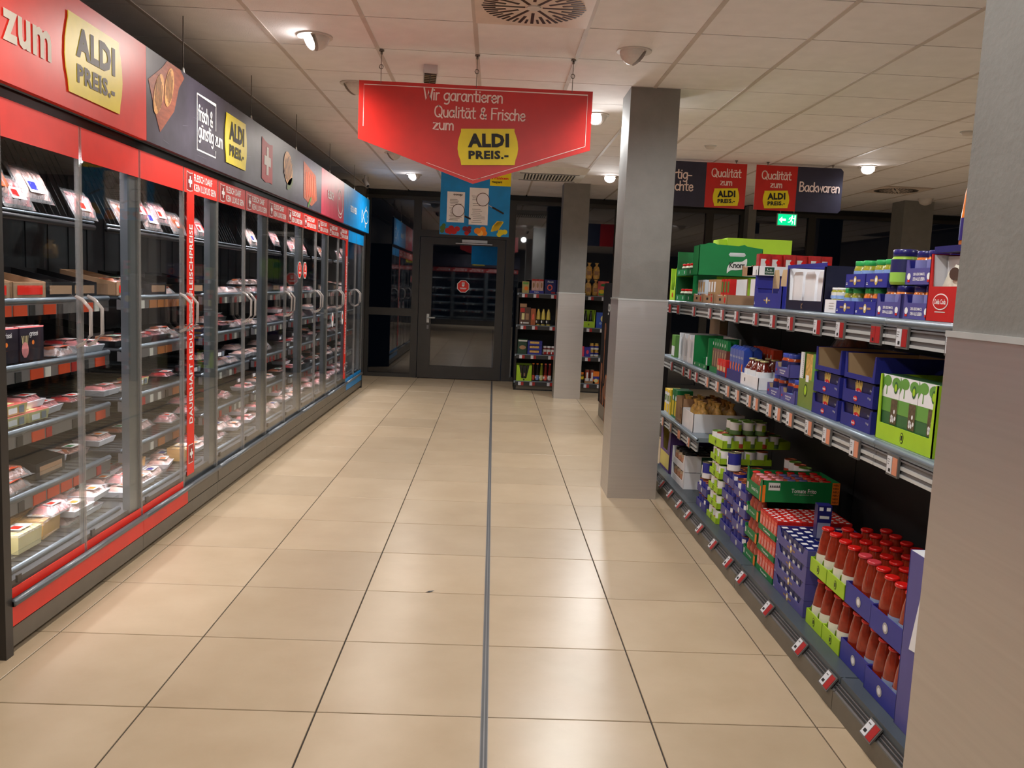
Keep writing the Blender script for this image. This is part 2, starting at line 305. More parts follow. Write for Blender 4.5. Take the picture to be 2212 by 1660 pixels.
for i in range(-5, 4):
    for j in range(-4, 19):
        if tm is None:
            g = 0.0028; b_ = 0.0015
            mb = MB(); z = 0.0
            vs = [(g, g, -.02), (.6-g, g, -.02), (.6-g, .6-g, -.02), (g, .6-g, -.02), (g, g, -b_), (.6-g, g, -b_), (.6-g, .6-g, -b_), (g, .6-g, -b_), (g+b_, g+b_, 0), (.6-g-b_, g+b_, 0), (.6-g-b_, .6-g-b_, 0), (g+b_, .6-g-b_, 0)]
            mb.add(vs, [(8, 9, 10, 11)]+[(a, (a+1) % 4, 4+(a+1) % 4, 4+a) for a in range(4)]+[(4+a, 4+(a+1) % 4, 8+(a+1) % 4, 8+a) for a in range(4)], TILEM)
            t = mb.build('tile', fl); tm = t.data
        else:
            t = bpy.data.objects.new('tile', tm); COL.objects.link(t); t.parent = fl
        t.location = (FX+i*.6, FY+j*.6, 0)
jm = C('expansion_joint', 60, 62, 66, 0.5)
mb = MB().box(FX-.013, FX+.013, -2, 13.5, -.01, .0015, jm)
for dx in (-.013, .0105): mb.box(FX+dx, FX+dx+.0025, -2, 13.5, .001, .0025, RAIL)
mb.box(FX-.002, FX+.002, -2, 13.5, .001, .0025, RAIL); mb.build('expansion_joint', fl)
# ------------------------------------------------------------------ ceiling
CT = C('ceiling_tile', 242, 236, 236, 0.9, bump=0.15, bscale=140, var=0.03); TB = C('ceiling_bar', 205, 192, 184, 0.6)
ce = MB().box(-2.8, 9, -5.9, 13.75, CEIL+.012, CEIL+.1, C('ceiling_void', 90, 84, 80, 0.9)).build('ceiling'); struct(ce)
CX, CY, CW, CD = -2.644, 4.213, 0.6205, 0.630
CX0, CY0 = CX, CY-11*CD
ctm = None; n_t = 0
for i in range(0, 18):
    for j in range(-2, 15):
        x, y = CX+i*CW, CY+j*CD
        if y > 13.4 or (i == 4 and j == 0) or (i == 12 and j == 10): continue
        if n_t >= 296: break
        if ctm is None:
            mb = MB().frustum(.012, CW-.012, .005, CD-.005, 0, .012, 0, CT); t = mb.build('ceiling_tile', ce); ctm = t.data
        else: t = bpy.data.objects.new('ceiling_tile', ctm); COL.objects.link(t); t.parent = ce
        t.location = (x, y, CEIL); n_t += 1
mb = MB().box(-2.8, 9, -5.9, CY-2*CD, CEIL, CEIL+.012, CT); mb.box(-2.8, CX, CY-2*CD, 13.7, CEIL, CEIL+.012, CT)
o = mb.build('ceiling_rest', ce); o['kind'] = 'stuff'
barm = MB().box(-.013, .013, -2.4, 13.4, -.004, .014, TB).build('grid_bar', ce)
for i in range(0, 19):
    o = barm if i == 0 else bpy.data.objects.new('grid_bar', barm.data)
    if i: COL.objects.link(o); o.parent = ce
    o.location = (CX+i*CW, 0, CEIL)
# ------------------------------------------------------------------ walls
struct(MB().box(-2.9, -2.8, -5.9, 13.7, -.1, 3.07, WALLM).build('wall_left')); struct(MB().box(9, 9.1, -5.9, 13.7, -.1, 3.07, WALLM).build('wall_right'))
struct(MB().box(-2.9, 9.1, -6.0, -5.9, -.1, 3.07, WALLM).build('wall_back'))
struct(MB().box(-2.8, -2.06, 13.3, 13.7, 0, 2.96, WALLM).build('wall_end'))
struct(MB().box(-2.8, -2.2, 12.5, 13.3, 2.1, 2.965, WALLM).build('trim_1'))
# ------------------------------------------------------------------ facade: windows and door
FYY = 13.57
struct(MB().box(-2.06, 9, FYY, FYY+.14, 2.885, 2.96, BLACK).build('trim_2'))
def frame_rect(mb, x0, x1, z0, z1, wd, y0, y1, mat):
    mb.box(x0, x0+wd, y0, y1, z0, z1, mat); mb.box(x1-wd, x1, y0, y1, z0, z1, mat); mb.box(x0+wd, x1-wd, y0, y1, z0, z0+wd, mat); mb.box(x0+wd, x1-wd, y0, y1, z1-wd, z1, mat)
def window(n, x0, x1, zs, wd=.06):
    r = root_struct('window_%d' % n, (x0, FYY, 0)); mb = MB()
    for a, b in zip(zs[:-1], zs[1:]): frame_rect(mb, 0, x1-x0, a, b, wd, 0, .1, FRAME)
    mb.build('window_frame', r)
    for a, b in zip(zs[:-1], zs[1:]): MB().box(wd-.005, x1-x0-wd+.005, .045, .053, a+wd-.005, b-wd+.005, PANE).build('pane', r)
window(1, -2.05, -1.25, [0, 1.05, 2.89]); window(2, -1.25, 0.25, [2.31, 2.89]); window(3, 0.25, 1.95, [0, 2.89]); window(4, 1.95, 3.40, [0, 2.89]); window(5, 3.40, 3.95, [0, 2.89])
window(6, 4.07, 5.05, [0, 2.89]); window(7, 5.05, 6.45, [0, 2.89]); window(8, 6.45, 7.6, [0, 2.89]); window(9, 7.6, 9.0, [0, 2.89])
struct(MB().box(3.95, 4.07, 13.35, 13.6, 0, 2.95, PLAST).build('trim_3'))
dr = root_struct('door_1', (-1.25, FYY, 0))
mb = MB(); mb.box(0, .05, -.01, .1, 0, 2.31, FRAME); mb.box(1.42, 1.5, -.01, .1, 0, 2.31, FRAME); mb.box(.05, 1.42, -.01, .1, 2.26, 2.31, FRAME); mb.build('door_frame', dr)
mb = MB(); frame_rect(mb, .06, 1.41, .01, 2.255, .0, -.02, .05, FRAME)
mb = MB(); mb.box(.06, .26, -.02, .05, .01, 2.255, FRAME); mb.box(1.285, 1.41, -.02, .05, .01, 2.255, FRAME); mb.box(.26, 1.285, -.02, .05, .01, .21, FRAME); mb.box(.26, 1.285, -.02, .05, 2.15, 2.255, FRAME); mb.build('door_leaf', dr)
MB().box(.255, 1.29, .01, .018, .205, 2.155, PANE).build('pane', dr)
mb = MB().tube([(.215, -.02, .98), (.215, -.07, .98), (.33, -.07, .98)], .011, TRIMW); mb.box(.195, .235, -.028, -.02, .9, 1.04, TRIMW); mb.box(.2, .23, -.03, -.02, .8, .86, RAIL); mb.build('door_handle', dr)
mb = MB().box(.72, 1.12, -.06, -.02, 2.19, 2.235, TRIMW); mb.box(.62, 1.2, -.075, -.06, 2.165, 2.18, TRIMW); mb.build('door_closer', dr)
def octagon(mb, cx, cy, r, B, off=.002):
    mb.ell(cx, cy, r, r, B, WHITE, off, 8, PI/8); mb.ell(cx, cy, r*.9, r*.9, B, REDV, off+.001, 8, PI/8)
    mb.ell(cx, cy+r*.18, r*.2, r*.24, B, WHITE, off+.002, 10)
    for k in range(4): mb.rect(cx-r*.2+k*r*.11, cy+r*.25, cx-r*.13+k*r*.11, cy+r*.62, B, WHITE, off+.002)
    mb.rect(cx-r*.5, cy-r*.3, cx+r*.5, cy-r*.2, B, WHITE, off+.002); mb.rect(cx-r*.4, cy-r*.42, cx+r*.4, cy-r*.35, B, WHITE, off+.002)
mb = MB(); octagon(mb, .76, 1.5, .105, FRONT(0, .004, 0)); mb.build('warning_sticker', dr)
# ------------------------------------------------------------------ columns
def column(n, x0, x1, y0, y1, label, seam=1.47):
    t = thing('column', label, 'column', ((x0+x1)/2, (y0+y1)/2, 0), 0, 'square columns'); a, b = (x1-x0)/2, (y1-y0)/2
    MB().box(-a, a, -b, b, seam+.012, CEIL, PLAST).build('plaster_shaft', t)
    MB().box(-a-.006, a+.006, -b-.006, b+.006, 0, seam, BRUSH).build('steel_cladding', t)
    MB().box(-a-.009, a+.009, -b-.009, b+.009, seam, seam+.012, TRIMW).build('trim_strip', t)
column(1, .925, 1.285, 1.28, 1.675, 'large square grey column with steel cladding at the right edge, nearest of all')
column(2, .912, 1.262, 6.12, 6.50, 'grey square column with steel lower half standing in the middle of the picture')
column(3, .905, 1.262, 11.70, 12.05, 'grey square column in front of the far shelf beside the glass door')
column(4, 5.70, 6.12, 11.88, 12.25, 'grey plaster column far back on the right behind the jars')
# ------------------------------------------------------------------ ceiling fittings
LAMPM = M('lamp_glow', (1.0, 0.97, 0.95), 0.3, emit=30); OFFW = C('fitting_white', 214, 206, 200, 0.5)
def spot_unit(x, y, ang, label, lit=True):
    t = thing('recessed_spotlight', label, 'ceiling light', (x, y, CEIL), ang, 'recessed ceiling spotlights')
    MB().lathe([(.105, -.008), (.105, 0), (.08, .002), (.08, -.004)], OFFW, 24).build('trim_ring', t)
    mb = MB(); n = 20; vs = []; fs = []
    # tilted dome: half sphere housing cut by a plane that faces +x and down
    for i in range(7):
        a = i/6*PI/2*0.97
        for k in range(n):
            p = 2*PI*k/n; r = .088*math.cos(a); z = -.088*math.sin(a)*.95
            xx = r*math.cos(p); vs.append((min(xx, .03-z*-.55), r*math.sin(p), z))
    for i in range(6):
        for k in range(n): fs.append((i*n+k, i*n+(k+1) % n, (i+1)*n+(k+1) % n, (i+1)*n+k))
    mb.add(vs, [f[::-1] for f in fs]+[[6*n+k for k in range(n)]], OFFW, False); mb.build('housing', t)
    # lens disc on the cut plane
    c = V(.034, 0, -.03); u = V(0, 1, 0); v = V(.482, 0, .876).normalized()
    mb = MB(); mb.ell(0, 0, .062, .052, (c, u, v), LAMPM if lit else DARK, .006, 20); mb.ell(0, 0, .07, .06, (c, u, v), OFFW, .002, 20); mb.build('lens', t)
spot_unit(-1.13, 5.27, PI+.5, 'lit white ceiling spotlight turned toward the cold cabinets, above the slate fascia')
spot_unit(-1.13, 11.58, PI+.9, 'small lit ceiling spotlight far back left above the glass facade')
spot_unit(.79, 7.14, -PI*.7, 'lit ceiling spotlight just right of the hanging red pentagon sign')
spot_unit(1.41, 10.84, -PI*.55, 'lit ceiling spotlight between the two standing columns')
spot_unit(3.94, 9.12, -PI*.6, 'lit ceiling spotlight on the right beyond the bakery sign')
spot_unit(.785, 5.24, .35, 'unlit white ceiling spotlight above the middle column', False)
spot_unit(-1.09, 6.45, PI-.5, 'unlit white ceiling spotlight half hidden by the pentagon sign', False)
spot_unit(-1.19, 9.74, PI-.4, 'unlit white ceiling spotlight far left behind the pentagon sign', False)
def detector(x, y, label):
    t = thing('smoke_detector', label, 'smoke detector', (x, y, CEIL), 0, 'ceiling detectors'); MB().lathe([(.05, 0), (.05, -.012), (.035, -.03), (.01, -.034)][::-1], OFFW, 16).build('body', t)
    MB().lathe([(.06, -.004), (.06, 0)], TRIMW, 16).build('ring', t)
detector(2.04, 8.32, 'small round white detector on the ceiling above the ready-meal sign'); detector(3.87, 7.09, 'small round white detector on the ceiling beside the near column')
def swirl(x, y, label):
    t = thing('air_diffuser', label, 'air vent', (x, y, CEIL), 0, 'square ceiling air diffusers')
    MB().box(-.305, .305, -.31, .31, -.006, .01, C('diffuser_white', 226, 208, 196, 0.5)).build('plate', t)
    for k in range(48):
        a = 2*PI*k/48; r0_, r1_ = ((.045, .27) if k % 8 == 0 else (.09, .265) if k % 4 == 0 else (.15, .265) if k % 2 == 0 else (.2, .265)); w_ = .0065 if k % 2 else .0085
        s_ = MB().box(r0_, r1_, -w_, w_, -.0075, -.005, BLACK).build('slot', t); s_.rotation_euler = (0, 0, a)
    MB().lathe([(.038, -.012), (.038, -.006)], OFFW, 20).build('centre_cap', t)
swirl(.148, 4.53, 'square swirl air diffuser in the ceiling at the top edge of the photo'); swirl(5.1, 10.9, 'square swirl air diffuser in the ceiling far right beyond the bakery sign')
t = thing('ceiling_cassette', 'white ceiling air conditioning cassette behind the red pentagon sign', 'air conditioner', (.62, 10.7, CEIL))
CAS = C('cassette_white', 225, 222, 215, 0.4)
mb = MB().frustum(-.48, .48, -.42, .42, -.07, 0, .05, CAS); mb.build('casing', t)
mb = MB()
for k in range(16): MB().box(-.3+k*.04, -.282+k*.04, -.25, .25, -.073, -.069, DARK).build('vent_slot', t)
for s_ in (-1, 1): MB().box(-.36, .36, s_*.33-.02, s_*.33+.02, -.074, -.069, RAIL).build('air_flap', t)
t = thing('louvre_lamp', 'small grey louvred lamp box on the ceiling above the pentagon sign', 'ceiling light', (-.49, 5.93, CEIL), .1)
MB().box(-.045, .045, -.13, .13, -.055, 0, TRIMW).build('housing', t); mb = MB().box(-.038, .038, -.12, .12, -.058, -.054, YEL and C('louvre_cream', 200, 190, 150, .3)); mb.build('reflector', t)
for k in range(6): MB().box(-.04, .04, -.12+k*.047, -.112+k*.047, -.064, -.055, DARK).build('louvre', t)
MB().box(-.003, .003, -.12, .12, -.064, -.055, DARK).build('louvre_spine', t)
t = thing('security_camera', 'white security camera at the far end of the cold cabinets', 'camera', (-1.83, 11.9, CEIL)); MB().tube([(0, 0, 0), (0, 0, -.07)], .014, OFFW).build('bracket', t)
MB().tube([(-.02, -.0, -.06), (.04, -.04, -.15)], .03, OFFW, 12).build('camera_body', t); MB().tube([(.04, -.04, -.15), (.044, -.043, -.156)], .02, BLACK, 12).build('lens', t)
t = thing('security_camera', 'small white dome camera on the ceiling at the far right column', 'camera', (5.85, 11.6, CEIL)); MB().lathe([(.02, -.09), (.07, -.07), (.09, -.03), (.09, 0)], OFFW, 16).build('dome', t); MB().lathe([(.1, -.012), (.1, 0)], OFFW, 16).build('base_ring', t)
# ------------------------------------------------------------------ hanging pentagon sign
WIRE = C('wire_grey', 120, 112, 106, 0.4, metal=0.6)
def wire(t, x, z0, z1, y=0.0):
    w_ = MB().tube([(x, y, z0), (x, y, z1-.012)], .0022, WIRE, 6).build('wire', t); mb = MB().lathe([(.016, z1-.012), (.016, z1-.003)], WIRE, 10, (x, y)); mb.tube([(x, y, z1-.03), (x, y, z1-.012)], .007, WIRE, 8); mb.build('ceiling_clip', w_)
    pts = [(x+.012*math.cos(a), y, z0+.10+.014*math.sin(a)) for a in [2*PI*k/8 for k in range(9)]]; MB().tube(pts, .0028, WIRE, 5).build('hook', w_)
t = thing('hanging_sign', 'large red pentagon sign hanging over the aisle with white handwriting', 'sign', (-.161, 5.49, 0))
B = FRONT(0, 0, 0)
pent = [(0, 2.172), (.737, 2.414), (.737, 2.778), (-.737, 2.778), (-.737, 2.42)]
MB().prism(pent, B, .006, RED).build('panel', t)
mb = MB()
for st, x0, z0, wd in (('Wir garantieren', -.327, 2.68, .50), ('Qualität & Frische', -.258, 2.577, .577), ('zum', -.265, 2.5, .135)): hand(mb, st, x0, z0, wd, .068 if st != 'zum' else .062, B, PINKW, .95)
mb.build('handwriting', t)
mb = MB(); s_ = .955
inner = [(x*s_, 2.52+(z-2.52)*.93) for x, z in pent]; inner = [(0, 2.2), (.705, 2.437), (.705, 2.754), (-.705, 2.754), (-.705, 2.5)]
stroke(mb, inner[1:5], .0035, B, PINKW); stroke(mb, [(.03, 2.204), (.705, 2.437)], .0035, B, PINKW); stroke(mb, [(-.30, 2.292), (-.0, 2.196), (.05, 2.211)], .0025, B, PINKW); mb.build('border_line', t)
mb = MB(); badge(mb, .087, 2.405, .385, .225, B, .045, .006); mb.build('price_badge', t)
for x in (-.6, .0, .605): wire(t, x, 2.765, CEIL)
# ------------------------------------------------------------------ blue poster
t = thing('hanging_poster', 'light blue hanging poster with two receipts and fruit, behind the pentagon sign', 'poster', (-.205, 8.0, 0))
MB().prism([(-.325, 1.99), (.325, 1.99), (.325, 2.87), (-.325, 2.87)], B, .004, BLUE).build('panel', t)
mb = MB()
def lens_print(mb, cx, cy, r, hx, hy):
    mb.ell(cx, cy, r, r, B, C('lens_rim', 90, 70, 60), .003, 24); mb.ell(cx, cy, r*.9, r*.9, B, C('lens_white', 236, 238, 244), .004, 24)
    stroke(mb, [(cx+hx*.12+r*.7, cy+hy*.12-r*.7), (cx+hx*.35+r*.7, cy+hy*.35-r*.7)], .006, B, TRIMW, .004); stroke(mb, [(cx+hx*.35+r*.7, cy+hy*.35-r*.7), (cx+hx+r*.7, cy+hy-r*.7)], .016, B, INK, .005)
for x0, x1, z0, z1 in ((-.262, -.098, 2.105, 2.385), (-.055, .122, 2.09, 2.43)):
    mb.rect(x0, z0, x1, z1, B, WHITE, .002)
    for k in range(15):
        if R() < .8: mb.rect(x0+.02+R()*.02, z0+.02+k*(z1-z0-.08)/15, x1-.02-R()*.06, z0+.024+k*(z1-z0-.08)/15, B, C('receipt_grey', 110, 110, 116), .003)
text(mb, 'coop', -.205, 2.345, .085, .022, B, INK, .004, .03)
lens_print(mb, -.155, 2.215, .06, .07, -.03); lens_print(mb, .07, 2.325, .062, .15, -.075); mb.build('receipt_print', t)
mb = MB(); mb.rect(.13, 2.455, .325, 2.60, B, YEL, .002); text(mb, 'Franken', .15, 2.515, .15, .025, B, REDV, .003, .03); text(mb, 'gespart', .145, 2.475, .10, .025, B, INK, .003, .03); mb.build('yellow_print', t)
mb = MB(); TOM = C('tomato_print', 180, 24, 24); ONI = C('onion_print', 120, 30, 50); ORA = C('orange_print', 236, 140, 30); LEM = C('lemon_print', 226, 214, 40); BAN = C('banana_print', 230, 200, 50); LEAF = C('leaf_print', 70, 110, 40)
for cx, cy, r_, c_ in [(-.245, 2.025, .03, TOM), (-.215, 2.05, .028, TOM), (-.19, 2.02, .03, TOM), (-.16, 2.045, .027, TOM), (-.225, 2.01, .02, TOM), (-.085, 2.05, .026, ONI), (-.055, 2.03, .026, ONI), (-.07, 2.01, .022, TOM), (-.045, 2.06, .02, ONI), (.03, 2.035, .032, ORA), (.08, 2.05, .03, ORA), (.055, 2.015, .03, C('orange_slice', 250, 190, 90)), (.095, 2.015, .028, ORA), (.25, 2.03, .03, LEM), (.285, 2.035, .026, LEM), (.235, 2.01, .024, LEM), (-.295, 2.05, .026, LEAF), (-.3, 2.02, .02, LEAF), (-.285, 2.075, .018, LEAF)]: mb.ell(cx, cy, r_, r_*.9, B, c_, .002+R()*.001, 12)
for k in range(5): stroke(mb, [(.165+k*.014, 2.04+k*.004), (.175+k*.015, 2.08), (.215+k*.012, 2.125)], .016, B, BAN, .003)
mb.build('fruit_print', t)
for x in (-.28, .28): wire(t, x, 2.86, CEIL)
# ------------------------------------------------------------------ aisle signs on the right
def aisle_sign(x, lab, flip):
    t = thing('aisle_sign', lab, 'sign', (x, 9.12, 0), 0, 'hanging category signs'); w_, z0, z1 = .94, 2.465, 2.935
    rd, nv = ((w_*.54, w_), (0, w_*.54)) if flip else ((0, w_*.475), (w_*.475, w_))
    c = .03; r_out = [(nv[0], z0), (nv[1]-c*(not flip), z0)]+([(nv[1], z0+c), (nv[1], z1-c)] if not flip else [])+[(nv[1]-c*(not flip), z1), (nv[0], z1)]
    MB().prism(r_out, B, .006, NAVY).build('navy_panel', t); MB().prism([(rd[0], z0), (rd[1], z0), (rd[1], z1), (rd[0], z1)], B, .006, RED).build('red_panel', t)
    cx = (rd[0]+rd[1])/2; mb = MB(); hand(mb, 'Qualität', cx-.16, 2.79, .32, .085, B, PINKW, 1.0); hand(mb, 'zum', cx-.06, 2.705, .13, .065, B, PINKW, 1.0)
    if flip: hand(mb, 'Fertig-', .04, 2.755, .32, .095, B, PINKW, 1.0); hand(mb, 'gerichte', .01, 2.63, .37, .095, B, PINKW, 1.0)
    else: hand(mb, 'Backwaren', nv[0]+.03, 2.68, .44, .095, B, PINKW, 1.0)
    mb.build('handwriting', t); mb = MB(); badge(mb, cx+.01, 2.58, .285, .185, B, .05, .006); mb.build('price_badge', t)
    for xx in (.12, .82): wire(t, xx, z1-.01, CEIL)
aisle_sign(1.705, 'navy and red hanging ready-meal sign, left one of the two, partly behind the column', True)
aisle_sign(2.745, 'red and navy hanging bakery sign, right one of the two', False)
t = thing('exit_sign', 'green lit emergency exit sign with arrow below the bakery sign', 'exit sign', (4.19, 12.7, 0))
EG = M('exit_green', (0.0, 0.42, 0.16), .3, emit=1.4); EW = M('exit_white', (0.85, 1, 0.9), .3, emit=2.2); B2 = FRONT(0, 0, 0)
MB().prism([(0, 2.61), (.30, 2.61), (.30, 2.795), (0, 2.795)], (V(0, .002, 0), X_, Z_), .03, TRIMW).build('case', t)
mb = MB(); mb.rect(.012, 2.622, .288, 2.783, B2, EG, .0); mb.poly([(.03, 2.70), (.075, 2.745), (.075, 2.715), (.13, 2.715), (.13, 2.685), (.075, 2.685), (.075, 2.655)], B2, EW, .002); mb.ell(.225, 2.757, .011, .011, B2, EW, .002, 8)
stroke(mb, [(.225, 2.742), (.212, 2.70)], .018, B2, EW); stroke(mb, [(.212, 2.70), (.235, 2.675), (.228, 2.64)], .01, B2, EW); stroke(mb, [(.212, 2.70), (.195, 2.672), (.17, 2.668)], .01, B2, EW); stroke(mb, [(.225, 2.735), (.25, 2.72), (.262, 2.735)], .008, B2, EW); stroke(mb, [(.22, 2.738), (.19, 2.73), (.18, 2.71)], .008, B2, EW); mb.rect(.262, 2.635, .276, 2.77, B2, EW, .001); mb.build('pictogram', t)
for xx in (.05, .25): MB().tube([(xx, .015, 2.795), (xx, .015, CEIL)], .004, TRIMW, 6).build('hanger', t)
# ------------------------------------------------------------------ fascia signs above the cold cabinets
FSX, FZ0, FZ1 = -1.80, 2.19, 2.655
def fascia(name, y0, y1, mat, label):
    t = thing('fascia_sign', label, 'sign', (FSX, y0, 0), 0, 'fascia boards above the cold cabinets')
    MB().box(-.03, 0, 0, y1-y0-.002, FZ0, FZ1, mat).build('board', t)
    return t
BF = RIGHTF(0, 0, 0)
GW = C('letter_grey', 214, 208, 196, .5); DY = C('badge_yellow_two', 236, 216, 60, .4)
t = fascia('r', 2.6, 4.45, C('fascia_red', 218, 48, 36, .38), 'red fascia board with grey lettering and a yellow badge, nearest the camera')
mb = MB(); text(mb, 'zum', .585, 2.335, .335, .115, BF, GW, .003, .03, sp=1.06); mb.build('lettering', t)
mb = MB(); badge(mb, 1.29, 2.42, .54, .325, BF, -.0, .006, DY, C('badge_brown', 70, 60, 62)); mb.build('price_badge', t)
t = fascia('s', 4.45, 8.82, SLATE, 'long slate grey fascia board with grilled steaks and chalk lettering')
WOOD = C('board_wood', 150, 76, 50, .5, var=.25, scale=14, stretch=(1, 1, 5)); MEAT = C('steak_print', 222, 160, 90, .5, var=.3, scale=30); CHAR = C('char_print', 90, 46, 26, .5)
def steak(mb, cx, cy, rx, ry, rot):
    mb.ell(cx, cy, rx, ry, BF, MEAT, .004, 20, rot)
    for k in range(-3, 4): stroke(mb, [(cx+k*rx*.24-rx*.16, cy-ry*(.8-abs(k)*.12)), (cx+k*rx*.24+rx*.16, cy+ry*(.8-abs(k)*.12))], rx*.09, BF, CHAR, .005)
mb = MB(); mb.poly([(.02, 2.50), (.20, 2.60), (.27, 2.652), (.46, 2.652), (.52, 2.62), (.44, 2.55), (.37, 2.41), (.17, 2.262), (.1, 2.36)], BF, WOOD, .002)
steak(mb, .15, 2.455, .055, .12, -.45); steak(mb, .295, 2.52, .055, .115, -.4)
mb.build('steak_board_print', t)
mb = MB()
stroke(mb, [(1.07, 2.43), (1.07, 2.585), (.73, 2.585), (.73, 2.262), (1.07, 2.262), (1.07, 2.30)], .009, BF, WHITE); hand(mb, 'frisch &', .75, 2.44, .26, .085, BF, WHITE, 1.1); hand(mb, 'günstig zum', .755, 2.34, .45, .085, BF, WHITE, 1.1)
for k in range(26):
    x, z = .1+R()*3.9, 2.22+R()*.4; stroke(mb, [(x, z), (x+.05+R()*.12, z-.02+R()*.04)], .0015, BF, C('chalk_dust', 120, 118, 134), .0012)
mb.build('chalk_lettering', t)
mb = MB(); badge(mb, 1.485, 2.425, .49, .32, BF, 0, .006); mb.build('price_badge', t)
mb = MB(); fg = C('flag_red', 196, 30, 34); mb.poly([(2.13, 2.27), (2.24, 2.25), (2.36, 2.26), (2.44, 2.255), (2.44, 2.56), (2.34, 2.55), (2.22, 2.56), (2.13, 2.58)], BF, fg, .003); cross_flag(mb, 2.285, 2.415, .32, BF, .004, None); mb.build('cross_flag_print', t)
mb = MB(); steak(mb, 2.95, 2.45, .16, .13, -.5); mb.ell(3.02, 2.33, .12, .04, BF, C('herb_print', 90, 110, 50), .004, 12, .4); mb.build('steak_print', t)
mb = MB(); mb.poly([(3.54, 2.6), (4.08, 2.53), (4.15, 2.3), (3.9, 2.22), (3.55, 2.27)], BF, WOOD, .002)
for k in range(5): mb.ell(3.67+k*.085, 2.4+.01*(k % 2), .03, .12, BF, C('sausage_print', 214, 84, 52, var=.2), .004, 14, .15)
mb.ell(3.8, 2.25, .1, .02, BF, LEAF, .005, 10, .6); mb.build('sausage_print', t)
t = fascia('p', 8.82, 10.12, PINK, 'pink fascia board with white steak outline')
mb = MB(); block(mb, 'FLEISCH', .32, 2.38, .32, .085, BF, WHITE, 1.5, .003); stroke(mb, smooth_pts([(.92, 2.50), (1.02, 2.54), (1.14, 2.47), (1.2, 2.36), (1.12, 2.28), (.98, 2.29), (.9, 2.38), (.92, 2.50)]), .014, BF, WHITE); stroke(mb, smooth_pts([(.9, 2.36), (.96, 2.25), (1.12, 2.24), (1.2, 2.33)]), .012, BF, WHITE); mb.ell(.97, 2.44, .022, .018, BF, WHITE); mb.build('meat_pictogram', t)
t = fascia('b', 10.12, 12.13, BLUE, 'blue fascia board with white fish outline at the far end')
mb = MB(); block(mb, 'FISCH & MEER', .45, 2.36, .46, .08, BF, WHITE, 1.5, .003); stroke(mb, smooth_pts([(1.35, 2.47), (1.5, 2.38), (1.65, 2.31), (1.85, 2.33), (1.9, 2.42), (1.78, 2.48), (1.6, 2.46), (1.45, 2.36), (1.34, 2.3), (1.35, 2.47)]), .014, BF, WHITE); stroke(mb, [(1.62, 2.47), (1.72, 2.54), (1.74, 2.48)], .012, BF, WHITE); stroke(mb, [(1.62, 2.32), (1.66, 2.25), (1.74, 2.31)], .012, BF, WHITE); mb.ell(1.82, 2.41, .014, .012, BF, WHITE); mb.build('fish_pictogram', t)
for k, yy in enumerate((3.2, 5.0, 6.35, 7.75, 9.3, 10.9, 12.05)):
    o = MB(); o.tube([(FSX-.015, yy, FZ1-.005), (FSX-.015, yy, CEIL-.002)], .003, WIRE, 6); o.lathe([(.012, FZ1-.002), (.006, FZ1+.03)], TRIMW, 8, (FSX-.015, yy)); o = o.build('suspension_wire')
    tag(o, 'thin steel wire holding the fascia boards, %s from the near end' % ORD[k], 'wire', 'fascia suspension wires')
